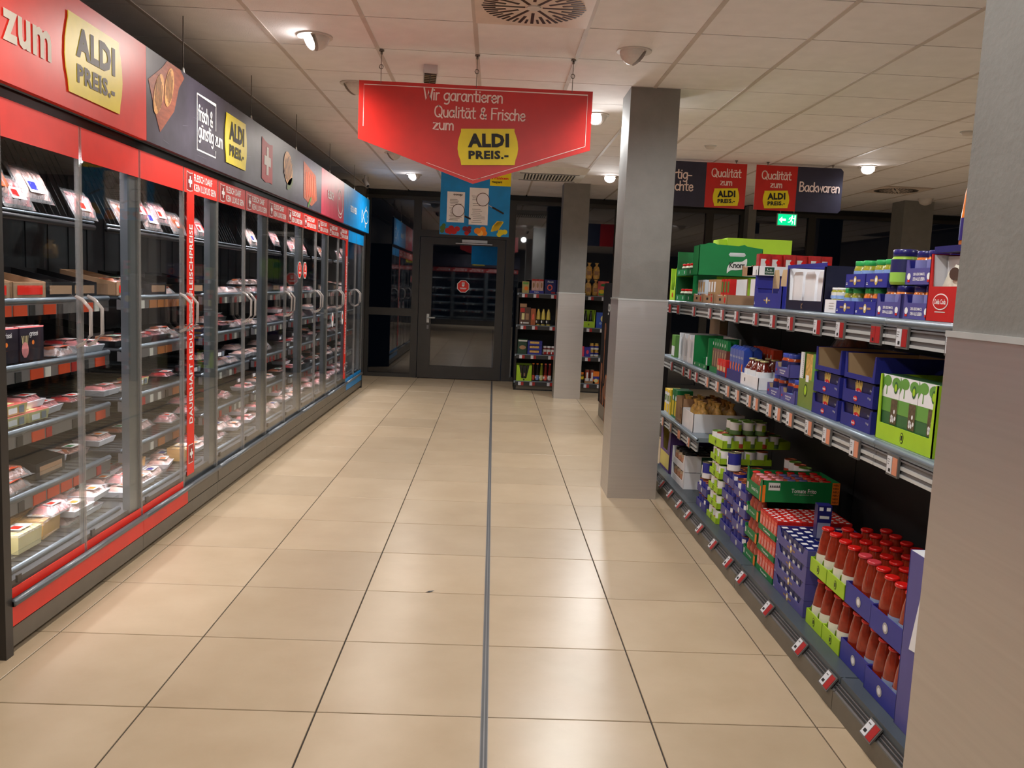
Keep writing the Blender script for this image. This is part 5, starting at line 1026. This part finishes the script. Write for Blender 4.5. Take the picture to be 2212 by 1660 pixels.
# tomato packs and brown sachets with green tops
for i in range(3): put('tpk', box_item(.062, .05, .1, REDC, lambda mb, w, h: (mb.rect(0, 0, w, h*.28, FB, TNAVY, .001), mb.rect(.006, h*.32, w-.006, h*.62, FB, C('gnocchi', 206, 170, 130), .001), mb.ell(w*.5, h*.72, .016, .013, FB, REDLID, .0015)), 'food_packet'), (XF+.015, 5.23-i*.065, Z3), RZR, 'small tomato packet before the sachets, %s from the left' % ORD[i], 'packet', 'small tomato packets')
def sachet():
    o = emp('sachet'); mb = MB().box(0, .05, 0, .03, 0, .15, C('sachet_brown', 112, 62, 50, .35, coat=.4)); mb.box(.002, .048, .006, .024, .15, .21, GREEN); mb.build('bag', o); mb = MB(); stroke(mb, [(.02, .04), (.03, .13)], .006, FB, CREAM, .001); mb.ell(.025, .18, .008, .012, FB, WTAG, .004, 8); mb.build('print', o); return o
for i in range(6):
    for j in range(2): put('sach', sachet, (XF+.035+j*.035, 5.44-i*.055, Z3+.004), RZR, 'brown sachet with green top, %s from left, %s row' % (ORD[i], ORD[j]), 'packet', 'brown sachets')
tr('gs', box_item(.2, .012, .035, GREEN, None, 'carton_strip'), 5.44, Z3, 'green carton front strip before the sachets', 'carton', x=XF+.022)
# open green carton and white cartons
t = tr('gop', carton_tray(.40, .22, .03, .03, GREEN, GREEN, .01, d_greenlip), 5.88, Z3, 'open green carton with white inserts on the middle shelf', 'carton', x=XF+.018)
mb = MB().box(0, .4, .2, .212, .03, .21, CARDW); mb.box(.385, .4, 0, .2, 0, .21, GREEN); mb.box(0, .012, 0, .2, 0, .21, GREEN); mb.build('side_walls', t)
mb = MB(); mb.box(.03, .37, .15, .156, .02, .18, CARDW); mb.box(.05, .1, .05, .08, .004, .06, GREEN); mb.box(.16, .22, .05, .09, .004, .07, CARDW); mb.build('insert', t)
for i in range(3): tr('wgc', carton_tray(.15, .3, .2, .17, CARDW, CARDW, .02, lambda mb, w, fh: (mb.ell(w*.6, fh*.55, w*.2, fh*.4, FB, C('pale_print', 190, 194, 200), .001), mb.rect(w*.1, .01, w*.6, .04, FB, WHITE, .0014))), 6.36-i*.16, Z3, 'upright white carton on the middle shelf, %s from its far end' % ORD[i], 'carton', 'upright white cartons')
tr('lgc', box_item(.12, .2, .17, LGN, lambda mb, w, h: (mb.rect(.01, .01, w-.01, h*.5, FB, CARDW, .001),), 'food_carton'), 6.62, Z3, 'leaf green carton at the far end of the middle shelf', 'carton')
tr('kbk', box_item(.3, .06, .32, KRAFT, None, 'display_carton'), 6.75, Z3, 'tall brown cardboard sheet behind the white cartons', 'carton', x=1.75)
for i in range(5): put('bar', box_item(.09, .03, .012, C('bar_wrap', 150, 84, 66, .4, var=.3, scale=40), None, 'snack_bar'), (XF+.07+.03*i, 6.25-.09*i, Z3+.172+.01*(i % 2)), RZR+.5+R(), 'brown wrapped bar lying on the white cartons, %s from the far end' % ORD[i], 'bar', 'wrapped bars')
# === top shelf z 1.48
Z4 = 1.481
PG = C('pesto_green', 150, 150, 40, .25, coat=.5, var=.2, scale=80); PO = C('pesto_orange', 220, 120, 40, .25, coat=.5, var=.2, scale=80); LNV = C('lid_navy', 34, 34, 110, .3, coat=.3); LBL = C('label_sky', 130, 160, 214, .5); LNB = C('label_navy', 34, 40, 130, .5)
jg = mk_jar(PG, LGREEN, LBL, LNB, .031, .1, 'PESTO'); jo = mk_jar(PO, LGREEN, LNB, LBL, .031, .1, 'PESTO'); jn = mk_jar(PO, LNV, C('label_lilac', 118, 120, 180), C('label_peach', 224, 150, 90), .034, .11, None, .72); jp = mk_jar(C('pesto_lime', 150, 190, 60, .3), LNV, C('label_night', 28, 30, 90), C('label_lime', 150, 200, 80), .045, .125, None, .72)
PT = carton_tray(.18, .26, .052, .052, TBLUE, TBLUE, .01, d_gold); PTV = carton_tray(.185, .26, .085, .055, TPURP, TBLUE, .012, d_slogan)
def jars(tray_key, mk_tray_, yf, z, tl, cat, key, mk, jl, nw, nd, pw, w_):
    tr(tray_key, mk_tray_, yf, z, tl, cat, group='pesto trays')
    for i in range(nw):
        for j in range(nd): put(key, mk, (XF+.062+j*.07, yf-(w_-pw*nw)/2-(i+.5)*pw, z+.004), RZR+.25, '%s, %s from left, %s row' % (jl, ORD[i], ORD[j]), 'jar', jl+'s')
jars('pt', PT, 3.485, Z4, 'navy blue pesto tray, lower left', 'tray', 'jg', jg, 'green pesto jar in the lower left tray', 2, 3, .075, .18)
jars('pt', PT, 3.30, Z4, 'navy blue pesto tray, lower right', 'tray', 'jo', jo, 'orange pesto jar in the lower right tray', 2, 3, .075, .18)
jars('pt', PT, 3.41, Z4+.107, 'navy blue pesto tray, upper left', 'tray', 'jg', jg, 'green-lidded pesto jar in the upper left tray', 2, 4, .075, .18)
jars('pt', PT, 3.225, Z4+.107, 'navy blue pesto tray, upper right', 'tray', 'jg', jg, 'green-lidded pesto jar in the upper right tray', 2, 4, .075, .18)
jars('ptv', PTV, 3.115, Z4, 'violet slogan tray with pesto, lower left', 'tray', 'jn', jn, 'orange jar with navy lid in the left violet tray', 2, 3, .078, .185)
jars('ptv', PTV, 2.91, Z4, 'violet slogan tray, lower right', 'tray', 'jn', jn, 'orange jar with navy lid in the right violet tray', 2, 3, .078, .185)
jars('ptv', PTV, 2.914, Z4+.117, 'violet slogan tray on top, beside the red carton', 'tray', 'jn', jn, 'orange jar in the topmost violet tray', 2, 3, .078, .185)
put('jp', jp, (XF+.06, 3.01, Z4+.117), RZR+.3, 'big lime-labelled jar with navy lid standing on the violet tray', 'jar')
# white carton + small white-lid jars
tr('wsm', box_item(.115, .2, .055, CARDW, lambda mb, w, h: [mb.rect(w*.4, h*(.3+.2*q), w*.85, h*(.34+.2*q), FB, C('print_grey', 170, 168, 170), .001) for q in range(3)], 'carton_box'), 3.605, Z4, 'small plain white carton left of the pesto trays', 'carton')
for j in range(2):
    for i in range(2): put('wj', mk_jar(PG, CARDW, WTAG, LBL, .026, .05), (XF+.06+j*.06, 3.575-i*.055, Z4+.056), RZR, 'small white-lidded jar on the white carton, %s, %s row' % (['left', 'right'][i], ['front', 'back'][j]), 'jar', 'small white-lidded jars')
# dark open box and blue open box
t = tr('dob', carton_tray(.46, .36, .2, .045, C('box_midnight', 16, 16, 46, .4), CARDW, .012, lambda mb, w, fh: hand(mb, 'K', w*.45, fh*.2, .02, fh*.5, FB, KRAFT)), 4.09, Z4, 'large midnight blue open display box with white inserts on the top shelf', 'carton')
mb = MB(); 
for q in range(3): mb.prism([(.03+q*.13, .02), (.155+q*.13, .02), (.155+q*.13, .16), (.14+q*.13, .178), (.05+q*.13, .178), (.03+q*.13, .16)], (V(0, .02+q*.01, 0), X_, Z_), -.003, CARDW)
mb.build('white_insert', t)
mb = MB().box(0, .47, -.001, .003, .195, .212, TBLUE); mb.box(-.012, 0, 0, .36, 0, .212, TBLUE); mb.box(.0, .46, .355, .37, .17, .215, TBLUE); mb.build('blue_rim', t)
t = tr('bob', carton_tray(.44, .30, .11, .075, TBLUE, TBLUE, .03, d_gold), 4.60, Z4, 'royal blue open display box with brown dividers on the top shelf', 'carton')
mb = MB()
for a, b in ((.03, .13), (.16, .27), (.29, .41)):
    mb.prism([(a, .01), (b, .01), (b, .15), (b-.02, .2), (a+.02, .2), (a, .15)], (V(0, .09, 0), X_, Z_), -.003, C('divider_tan', 206, 176, 134, .6))
mb.box(0, .01, .0, .3, .1, .2, TBLUE); mb.build('divider', t)
put('sack', box_item(.14, .03, .05, C('sachet_navy', 40, 44, 110, .3, coat=.6), lambda mb, w, h: mb.rect(w*.3, h*.2, w*.6, h*.7, FB, WTAG, .001), 'sachet'), (XF+.06, 4.42, Z4+.05), RZR+.4, 'crumpled navy sachet left inside the royal blue open box', 'packet')
# brown/white trays
BT2 = carton_tray(.25, .22, .058, .05, KRAFT, CARDW, .02, bk=.165, deco=lambda mb, w, fh: (mb.rect(w*.3, fh*.4, w*.48, fh*.7, FB, INK, .001), mb.ell(w*.82, fh*.5, .018, .018, FB, REDC, .001)))
for i in range(3):
    yf = 6.0-.29*i-(.0 if i < 2 else .03)
    tr('bt2', BT2, yf, Z4, 'brown and white open food carton on the top shelf, %s from the far end' % ORD[i], 'carton', 'brown and white cartons')
    cols = [('wheat_blue', C('pack_wheat', 190, 200, 210)), ('pasta_brown', C('pack_brownish', 176, 140, 96)), ('tomato', REDC)][i]
    for q in range(3): put('pk'+cols[0], box_item(.06, .04, .15, cols[1], (lambda i: lambda mb, w, h: (mb.rect(.01, h*.45, w-.01, h*.9, FB, [C('wheat_gold', 196, 160, 110), CARDW, C('basil', 90, 120, 50)][i], .001), mb.rect(.012, h*.1, w-.012, h*.35, FB, [TNAVY, REDC, CREAM][i], .001)))(i), 'food_packet'), (XF+.04, yf-.03-q*.068, Z4+.005), RZR, '%s packet in the %s brown carton, %s from the left' % (['wheat-printed', 'brown', 'tomato red'][i], ORD[i], ORD[q]), 'packet', 'packets in brown cartons')
tr('bt3', carton_tray(.2, .16, .058, .05, KRAFT, CARDW, .02, bk=.1), 4.86, Z4+.168, 'brown and white open food carton stacked on top beside the green case', 'carton')
for q in range(6): put('tbag', box_item(.064, .05, .11, C('bag_tomato', 176, 36, 34, .3, coat=.6, var=.3, scale=30), lambda mb, w, h: (mb.rect(w*.15, h*.1, w*.6, h*.75, FB, [WTAG, CORAL][0], .001), mb.ell(w*.7, h*.6, .012, .012, FB, REDLID, .0014)), 'food_packet'), (XF+.035+.069*q, 4.61+.02*(q % 2), Z4+.178), R()*.1-.05, 'shiny red tomato bag in the upper white tray, %s from the aisle' % ORD[q], 'packet', 'shiny red tomato bags')
put('wtop', carton_tray(.43, .2, .05, .05, CARDW, CARDW, .01, lambda mb, w, fh: (mb.rect(w*.08, fh*.1, w*.2, fh*.9, FB, C('print_darkgreen', 20, 70, 50), .001), text(mb, 'Le', w*.11, fh*.55, w*.06, fh*.2, FB, WHITE, .002), text(mb, 'Gusto', w*.09, fh*.25, w*.1, fh*.22, FB, WHITE, .002))), (XF+.02, 4.56, Z4+.17), 0, 'long white tray of red tomato bags above the brown cartons', 'tray')
put('wund', box_item(.4, .28, .16, CARDW, None, 'carton_box'), (XF+.05, 4.56+.05, Z4), 0, 'plain white carton supporting the tray of tomato bags', 'carton') if False else None
# big green case
t = thing('display_case', 'large green carton case with hand hole and white leaf emblem, on the top shelf', 'carton', (XF-.005, 5.82, Z4+.185))
Wc, Dc, Hc = .44, .16, .215
mb = MB(); pts = [(0, 0), (Wc, 0), (Wc, Hc-.02), (.33, Hc-.006), (.31, Hc+.004), (.27, Hc-.006), (.12, Hc), (.1, Hc+.008), (.06, Hc+.008), (.04, Hc-.002), (0, Hc-.006)]
hole = (.265, .15)
# front with a slot-shaped hand hole: four pieces round it
mb.prism([(0, 0), (Wc, 0), (Wc, .137), (0, .137)], FB, .004, GREEN); mb.prism([(0, .137), (.215, .137), (.205, .15), (.215, .163), (0, .163)], FB, .004, GREEN); mb.prism([(.315, .137), (Wc, .137), (Wc, .163), (.315, .163), (.325, .15)], FB, .004, GREEN); mb.prism([(0, .163), (Wc, .163)]+pts[2:], FB, .004, GREEN)
mb.box(0, .004, 0, Dc, 0, Hc-.01, GREEN); mb.box(Wc-.004, Wc, 0, Dc, 0, Hc-.03, GREEN); mb.box(0, Wc, Dc-.004, Dc, 0, Hc-.02, CARDW); mb.box(0, Wc, 0, Dc, 0, .004, GREEN); mb.build('case_body', t)
mb = MB(); leaf = smooth_pts([(.20, .02), (.2, .055), (.215, .085), (.25, .1), (.30, .105), (.332, .125), (.333, .08), (.315, .055), (.27, .045), (.225, .042), (.2, .02)]); mb.poly(leaf[:-1], FB, WTAG, .001); hand(mb, 'Knorr', .215, .062, .105, .035, FB, INK, 1.1); mb.build('leaf_emblem', t)
def kn_tray(): 
    o = carton_tray(.56, .2, .045, .045, GREEN, GREEN, .01, d_greenlip)(); return o
for lv, zz in enumerate((Z4, Z4+.19)):
    t = tr('knt', kn_tray, 6.60, zz, '%s green tray of noodle cups at the far end of the top shelf' % ['lower', 'upper'][lv], group='green noodle trays')
    if lv == 0:
        mb = MB().box(0, .012, 0, .2, 0, .185, GREEN); mb.box(0, .56, .19, .2, .04, .185, CARDW); mb.box(.548, .56, 0, .2, 0, .185, GREEN); mb.build('side_walls', t)
    for i in range(4): put('cup', mk_jar(C('cup_cream', 216, 216, 190), REDLID, C('cup_dark', 40, 70, 44), C('cup_green', 150, 190, 70), .04, .085), (XF+.08, 6.52-i*.13, zz+.005), RZR, 'noodle cup with red lid in the %s green tray, %s from left' % (['lower', 'upper'][lv], ORD[i]), 'cup', 'noodle cups')
tr('lft', carton_tray(.2, .3, .25, .08, LIME, LIME, .02, d_round(REDC)), 6.82, Z4, 'upright lime carton with white bottles at the far left of the top shelf', 'carton')
for i in range(2): put('wbt', mk_bottle(LBL, CARDW, None, .015, .03, .2, CARDW), (XF+.07, 6.76-i*.09, Z4+.005), RZR, 'white bottle in the upright lime carton, %s one' % ['left', 'right'][i], 'bottle', 'white bottles')
t = thing('display_case', 'long lime green carton lying at the back above the green case', 'carton', (1.64, 6.0, Z4+.2), 0); mb = MB().box(0, .46, 0, .2, -.19, .26, LIME); mb.box(-.05, .0, .03, .2, -.19, .25, LIME); mb.build('carton', t); mb = MB(); mb.ell(.22, .15, .035, .035, FB, REDC, .001, 16); mb.ell(.22, .15, .025, .025, FB, LIME, .0015, 16); mb.build('print', t)
# red cake carton + tall bottle at near end
t = tr('rcb', carton_tray(.22, .24, .215, .11, C('box_cherry', 190, 24, 22, .42), CARDW, .012, None), 2.725, Z4, 'red display carton with white oval emblem beside the near column', 'carton', x=XF+.006)
mb = MB(); mb.ell(.085, .062, .046, .026, FB, WHITE, .001, 22); mb.ell(.085, .062, .042, .0225, FB, C('box_cherry', 190, 24, 22, .42), .0015, 22); text(mb, 'Della Coda', .052, .054, .066, .016, FB, WHITE, .002, .02); mb.rect(.055, .028, .118, .031, FB, WTAG, .001); mb.build('oval_emblem', t)
mb = MB(); mb.box(.012, .208, .05, .054, .1, .208, CARDW); mb.build('white_window', t)
mb = MB(); lump(mb, .05, .2, .015, .045, .1, .07, C('bag_cream', 214, 208, 190, .3, coat=.5, var=.2, scale=40), 9, 7, .6); mb.ell(.13, .15, .03, .02, (V(0, .012, 0), X_, Z_), C('cake_brown', 70, 46, 34), .002, 12); mb.build('cream_bag', t)
put('tallb', mk_bottle(LNV, LNV, None, .014, .03, .235, PO), (XF+.09, 2.665, Z4+.24), RZR, 'tall orange squeeze bottle with navy label standing above the red carton', 'bottle')
tr('nvs', box_item(.2, .24, .02, TNAVY, None, 'flat_carton'), 2.72, Z4+.218, 'flat navy carton under the tall orange bottle', 'carton', x=XF+.012)
# ------------------------------------------------------------------ far shelf against the facade
def far_unit(k, x0, W):
    t = thing('shelving_unit', 'dark far shelving bay facing the camera, %s' % ['left one beside the glass door', 'right one behind the black display'][k], 'shelf', (x0, 12.47, 0), 0, 'far shelving bays')
    MB().box(.003, W-.003, .5, .53, .08, 1.52, SHELFB).build('back_panel', t); MB().box(0.003, .03, 0.02, .5, 0, 1.5, BLACK).build('upright', t)
    mb = MB().box(.003, W-.003, 0.03, .5, 0, .1, DARK); mb.box(.04, W-.02, .02, .03, .02, .08, KICK); mb.build('plinth', t)
    for z in (.14, .54, .975, 1.445):
        mb = MB().box(.003, W-.003, 0, .48, z-.03, z, STEEL); mb.box(.02, W, -.008, 0, z-.065, z-.008, DARK); sh = mb.build('shelf_board', t)
        for xx in ([.07, .24, .5] if k == 0 else [.1, .3, .6]):
            o = MB().box(-.04, 0, -.012, -.008, -.05, .0, LCD); o.box(0, .04, -.012, -.008, -.05, 0, TRED); o = o.build('price_tag', sh); o.location = (xx+.04, 0, z-.012)
far_unit(0, .35, .95); far_unit(1, 1.30, .95)
FYS = 12.5
def fp(key, mk, x, z, label, cat, group=None, dy=.0, sc=None): return put(key, mk, (x, FYS+dy, z+.001), 0, label, cat, group, sc=sc)
bx = lambda w, h, c, deco=None, nm='food_carton': box_item(w, .12, h, c, deco, nm)
z = 1.445
fp('f1', bx(.10, .17, C('pouch_kraft', 176, 160, 100), lambda mb, w, h: (mb.rect(.01, h*.75, w-.01, h-.01, FB, LGN, .001), mb.ell(w*.6, h*.4, .03, .03, FB, ORANGE, .001)), 'food_pouch'), .42, z, 'olive pouch at the left end of the far top shelf', 'pouch')
tt = fp('f2', carton_tray(.22, .14, .045, .04, TBLUE, TBLUE, .01, d_text('PASTA', WHITE, .35, .4)), .525, z, 'low blue tray on the far top shelf', 'tray')
for i in range(3): fp('f3', bx(.055, .18, C('pack_rose', 206, 170, 160), lambda mb, w, h: (mb.rect(0, h*.85, w, h, FB, RTAG, .001), mb.ell(w/2, h*.5, .015, .04, FB, KRAFT, .001)), 'food_packet'), .56+i*.058, z+.03, 'slim rose packet in the far low blue tray, %s from left' % ORD[i], 'packet', 'slim rose packets', .01)
for i in range(2): fp('f4', bx(.165, .21, TNAVY, lambda mb, w, h: (text(mb, 'Picobi', w*.25, h*.78, w*.5, h*.14, FB, WHITE, .001), mb.ell(w*.45, h*.45, .04, .045, FB, CORAL, .001), mb.ell(w*.45, h*.45, .025, .03, FB, TNAVY, .0016), mb.rect(w*.6, .01, w*.95, .03, FB, RTAG, .001))), .752+i*.175, z, 'navy rice box on the far top shelf, %s' % ['fully visible', 'half behind the column'][i], 'food box', 'far navy boxes')
for i in range(2):
    for j in range(2): fp('fpb', mk_pastabag, 1.40+i*.11, z+j*.245, 'tall golden pasta bag on the far top shelf, %s, %s' % (['left', 'right'][i], ['lower', 'upper'][j]), 'bag', 'tall golden pasta bags', .06, (1.0, 1.2, 1.2))
fp('f5', bx(.16, .22, C('pouch_bright', 220, 90, 90, .3, var=.5, scale=12, coat=.5), lambda mb, w, h: (mb.rect(.01, .01, w-.01, h*.45, FB, LGN, .001), mb.ell(w*.5, h*.75, .04, .02, FB, GREEN, .0015), mb.ell(w*.35, h*.3, .04, .03, FB, YP, .0015)), 'food_pouch'), 1.54, z, 'colourful red and green pouch on the far top shelf', 'pouch')
z = .975
fp('g1', bx(.16, .26, C('box_cocoa', 84, 56, 46), lambda mb, w, h: (mb.rect(.01, h*.72, w*.45, h*.95, FB, RTAG, .001), mb.rect(.03, h*.3, w*.45, h*.65, FB, CREAM, .001), mb.rect(w*.55, h*.3, w*.85, h*.65, FB, KRAFT, .001), mb.ell(.03, h*.12, .014, .014, FB, WHITE, .001), mb.rect(.055, h*.08, .14, h*.15, FB, WTAG, .001))), .40, z, 'cocoa brown box on the second far shelf', 'food box'); fp('g2', bx(.1, .05, KRAFT), .40, z+.262, 'small brown carton lying on the cocoa box', 'carton')
fp('g3', bx(.07, .245, C('box_copper', 168, 92, 54, .3), lambda mb, w, h: mb.ell(w/2, h*.5, .015, .05, FB, CORAL, .001)), .566, z, 'slim copper box next to the mustard bottles', 'food box')
must = mk_bottle(INK, BLACK, WHITE, .012, .033, .26, C('mustard', 216, 196, 90, .3, coat=.4))
for i in range(3): fp('g4', must, .68+i*.075, z, 'yellow dressing bottle with black label, %s from the left' % ORD[i], 'bottle', 'yellow dressing bottles', .05)
tt = fp('g5', carton_tray(.19, .14, .26, .09, LIME, LIME, .01, d_organic), 1.335, z, 'lime carton with dark bottles on the second far shelf', 'carton')
for i in range(2): fp('g6', mk_bottle(CARDW, BLACK, LIME, .012, .03, .25, C('oil_dark', 30, 34, 20, .15, coat=.6)), 1.385+i*.075, z+.004, 'dark bottle in the far lime carton, %s one' % ['left', 'right'][i], 'bottle', 'far dark bottles', .05)
fp('g7', bx(.16, .23, C('pack_cobalt', 40, 80, 180), lambda mb, w, h: (mb.ell(w*.65, h*.6, .04, .05, FB, CREAM, .001), mb.ell(w*.4, h*.3, .02, .02, FB, LBL, .001))), 1.54, z, 'cobalt blue packet on the second far shelf', 'packet')
z = .54
fp('h1', bx(.15, .22, C('pack_forest', 28, 62, 44), lambda mb, w, h: (mb.ell(w*.5, h*.45, .05, .03, FB, KRAFT, .001), mb.rect(.01, h*.85, w-.01, h*.95, FB, WTAG, .001))), .39, z, 'forest green packet on the third far shelf', 'packet')
for i in range(3): fp('h2', carton_tray(.23, .14, .065, .045, TBLUE, TBLUE, .03, lambda mb, w, fh: mb.rect(w*.2, fh*.6, w*.8, fh*1.3, FB, PASTA, .001)), .525, z+i*.067, 'blue tray in the far stack of three, %s' % ['bottom', 'middle', 'top'][i], 'tray', 'far blue trays')
for i in range(4): fp('h3', mk_jar(C('jam_dark', 110, 50, 50, .3), CARDW, WTAG, RTAG, .03, .13), .80+i*.062, z, 'white-lidded jar on the third far shelf, %s from the left' % ORD[i], 'jar', 'far white-lidded jars', .05)
fp('h4', bx(.05, .15, PINK), 1.335, z, 'slim pink packet on the third far shelf', 'packet'); fp('h5', bx(.09, .14, C('pack_indigo', 50, 40, 140), lambda mb, w, h: mb.ell(w/2, h/2, .02, .03, FB, PINK, .001)), 1.39, z, 'indigo packet on the third far shelf', 'packet')
gj = mk_jar(C('honey', 190, 140, 60, .3), C('lid_gold', 190, 160, 80, .3, metal=.5), LNB, WTAG, .033, .1)
for i in range(2):
    for j in range(2): fp('h6', gj, 1.50+i*.072, z+j*.101, 'gold-lidded jar on the third far shelf, %s, %s' % (['left', 'right'][i], ['lower', 'upper'][j]), 'jar', 'far gold-lidded jars', .05)
z = .14
fp('i1', carton_tray(.235, .2, .235, .04, LIME, LIME, .04, d_round(C('print_moss', 60, 80, 30)), .25), .385, z, 'lime carton of black packs on the bottom far shelf', 'carton', None, -.02)
for i in range(3): fp('i2', box_item(.045, .1, .22, BLACK, lambda mb, w, h: mb.rect(.015, h*.3, .035, h*.5, FB, KRAFT, .001), 'food_packet'), .43+i*.055, z+.005, 'black packet in the far bottom lime carton, %s from left' % ORD[i], 'packet', 'black packets')
cols = [(ORANGE, C('syrup_brown', 70, 30, 18, .15, coat=.7), CORAL), (ORANGE, C('syrup_black', 30, 22, 24, .15, coat=.7), LBL), (YP, C('syrup_lime', 120, 130, 30, .15, coat=.7), CREAM), (CORAL, C('syrup_red', 110, 24, 18, .15, coat=.7), CORAL), (CORAL, C('syrup_red', 110, 24, 18, .15, coat=.7), WTAG)]
for i, (l, b_, lb) in enumerate(cols): fp('i3%d' % i, mk_bottle(lb, l, WHITE, .013, .026, .27, b_), .64+i*.062, z, '%s syrup bottle with bright cap on the bottom far shelf, %s from the left' % (['brown', 'black', 'lime', 'red', 'dark red'][i], ORD[i]), 'bottle', 'far syrup bottles', .05)
fp('i4', mk_jar(C('olive_jar', 96, 80, 40, .25, coat=.5), ORANGE, YP, INK, .034, .16), 1.37, z, 'olive jar with orange lid on the bottom far shelf', 'jar', None, .05)
fp('i6', carton_tray(.16, .12, .04, .035, KRAFT, KRAFT, .01, None), 1.41, z, 'low brown tray of slim cans on the bottom far shelf', 'tray')
for i in range(2): fp('i5', mk_can(C('can_rust', 150, 70, 56), CARDW, .034, .2), 1.452+i*.074, z+.004, 'tall rust and white can in the far brown tray, %s' % ['left', 'right'][i], 'can', 'far tall cans', .05)
fp('i7', bx(.09, .18, ORANGE, lambda mb, w, h: (mb.rect(0, h*.35, w, h*.6, FB, TBLUE, .001), mb.ell(w/2, h*.25, .03, .03, FB, CREAM, .0015))), 1.54, z, 'orange and blue packet on the bottom far shelf', 'packet')
# ------------------------------------------------------------------ black promotional display with rounded top
t = thing('promotional_display', 'black rounded display with wooden spoon prints behind the middle column', 'display', (1.34, 10.28, 0))
BKD = C('display_black', 22, 20, 24, .8, spec=.15); prof = [(.0, .18), (1.4, .18), (1.4, 1.62), (.12, 1.62)]+[(.12-.12*math.sin(a), 1.5+.12*math.cos(a)) for a in [PI/2*k/5 for k in range(1, 6)]]
MB().prism(prof, (V(0, 0, 0), -Y_, Z_), .55, BKD).build('body', t)
MB().box(.012, .54, -1.4, .0, 0, .18, KICK).build('plinth', t)
mb = MB(); Bp = (V(-.001, 0, 0), -Y_, Z_); SP = C('spoon_wood', 170, 100, 56, .8, var=.3, scale=20); SPD = C('spoon_dark', 90, 50, 32, .5)
for cx, cy, r_, ln in ((.35, 1.05, .07, .5), (.75, 1.12, .06, .6), (.2, .55, .08, .3), (.62, .42, .1, .3), (.95, .6, .07, .3), (.45, .3, .08, 0)):
    mb.ell(cx, cy, r_, r_*1.5, Bp, SP, .001, 16); mb.ell(cx, cy, r_*.7, r_*1.15, Bp, SPD, .002, 16)
    if ln: stroke(mb, [(cx, cy-r_*1.4), (cx+.05, cy-r_*1.4-ln)], .03, Bp, SP, .0015)
hand(mb, 'gourmet' if 'o' in GL else 'g', .5, 1.3, .55, .12, Bp, WTAG, 1.0); mb.build('print', t)
put('pbb2', lambda: mk_pastabag(), (1.5, 10.1, 1.622), 0, 'brown paper bag on top of the black rounded display', 'bag', sc=(1.6, 1.4, 1.1))
# ------------------------------------------------------------------ bits on the floor
o = MB().add([(0, 0, .002), (.02, .01, .006), (.045, .028, .004), (.035, .012, .003), (.02, .002, .002)], [(0, 4, 3, 1), (1, 3, 2)], BLACK).build('leaf_scrap'); o.location = (-.28, 4.05, 0); tag(o, 'tiny dark dry leaf scrap lying on the beige floor', 'leaf')
print('OBJS', len(bpy.data.objects))
ls = {}
for o in bpy.data.objects:
    if 'label' in o.keys() and o.parent is None:
        ls.setdefault(o['label'], []).append(o.name)
        if len(o['label'].split()) > 16 or len(o['label'].split()) < 4: print('LEN', len(o['label'].split()), o['label'])
print('DUP', [(k, v[:3]) for k, v in ls.items() if len(v) > 1][:20])
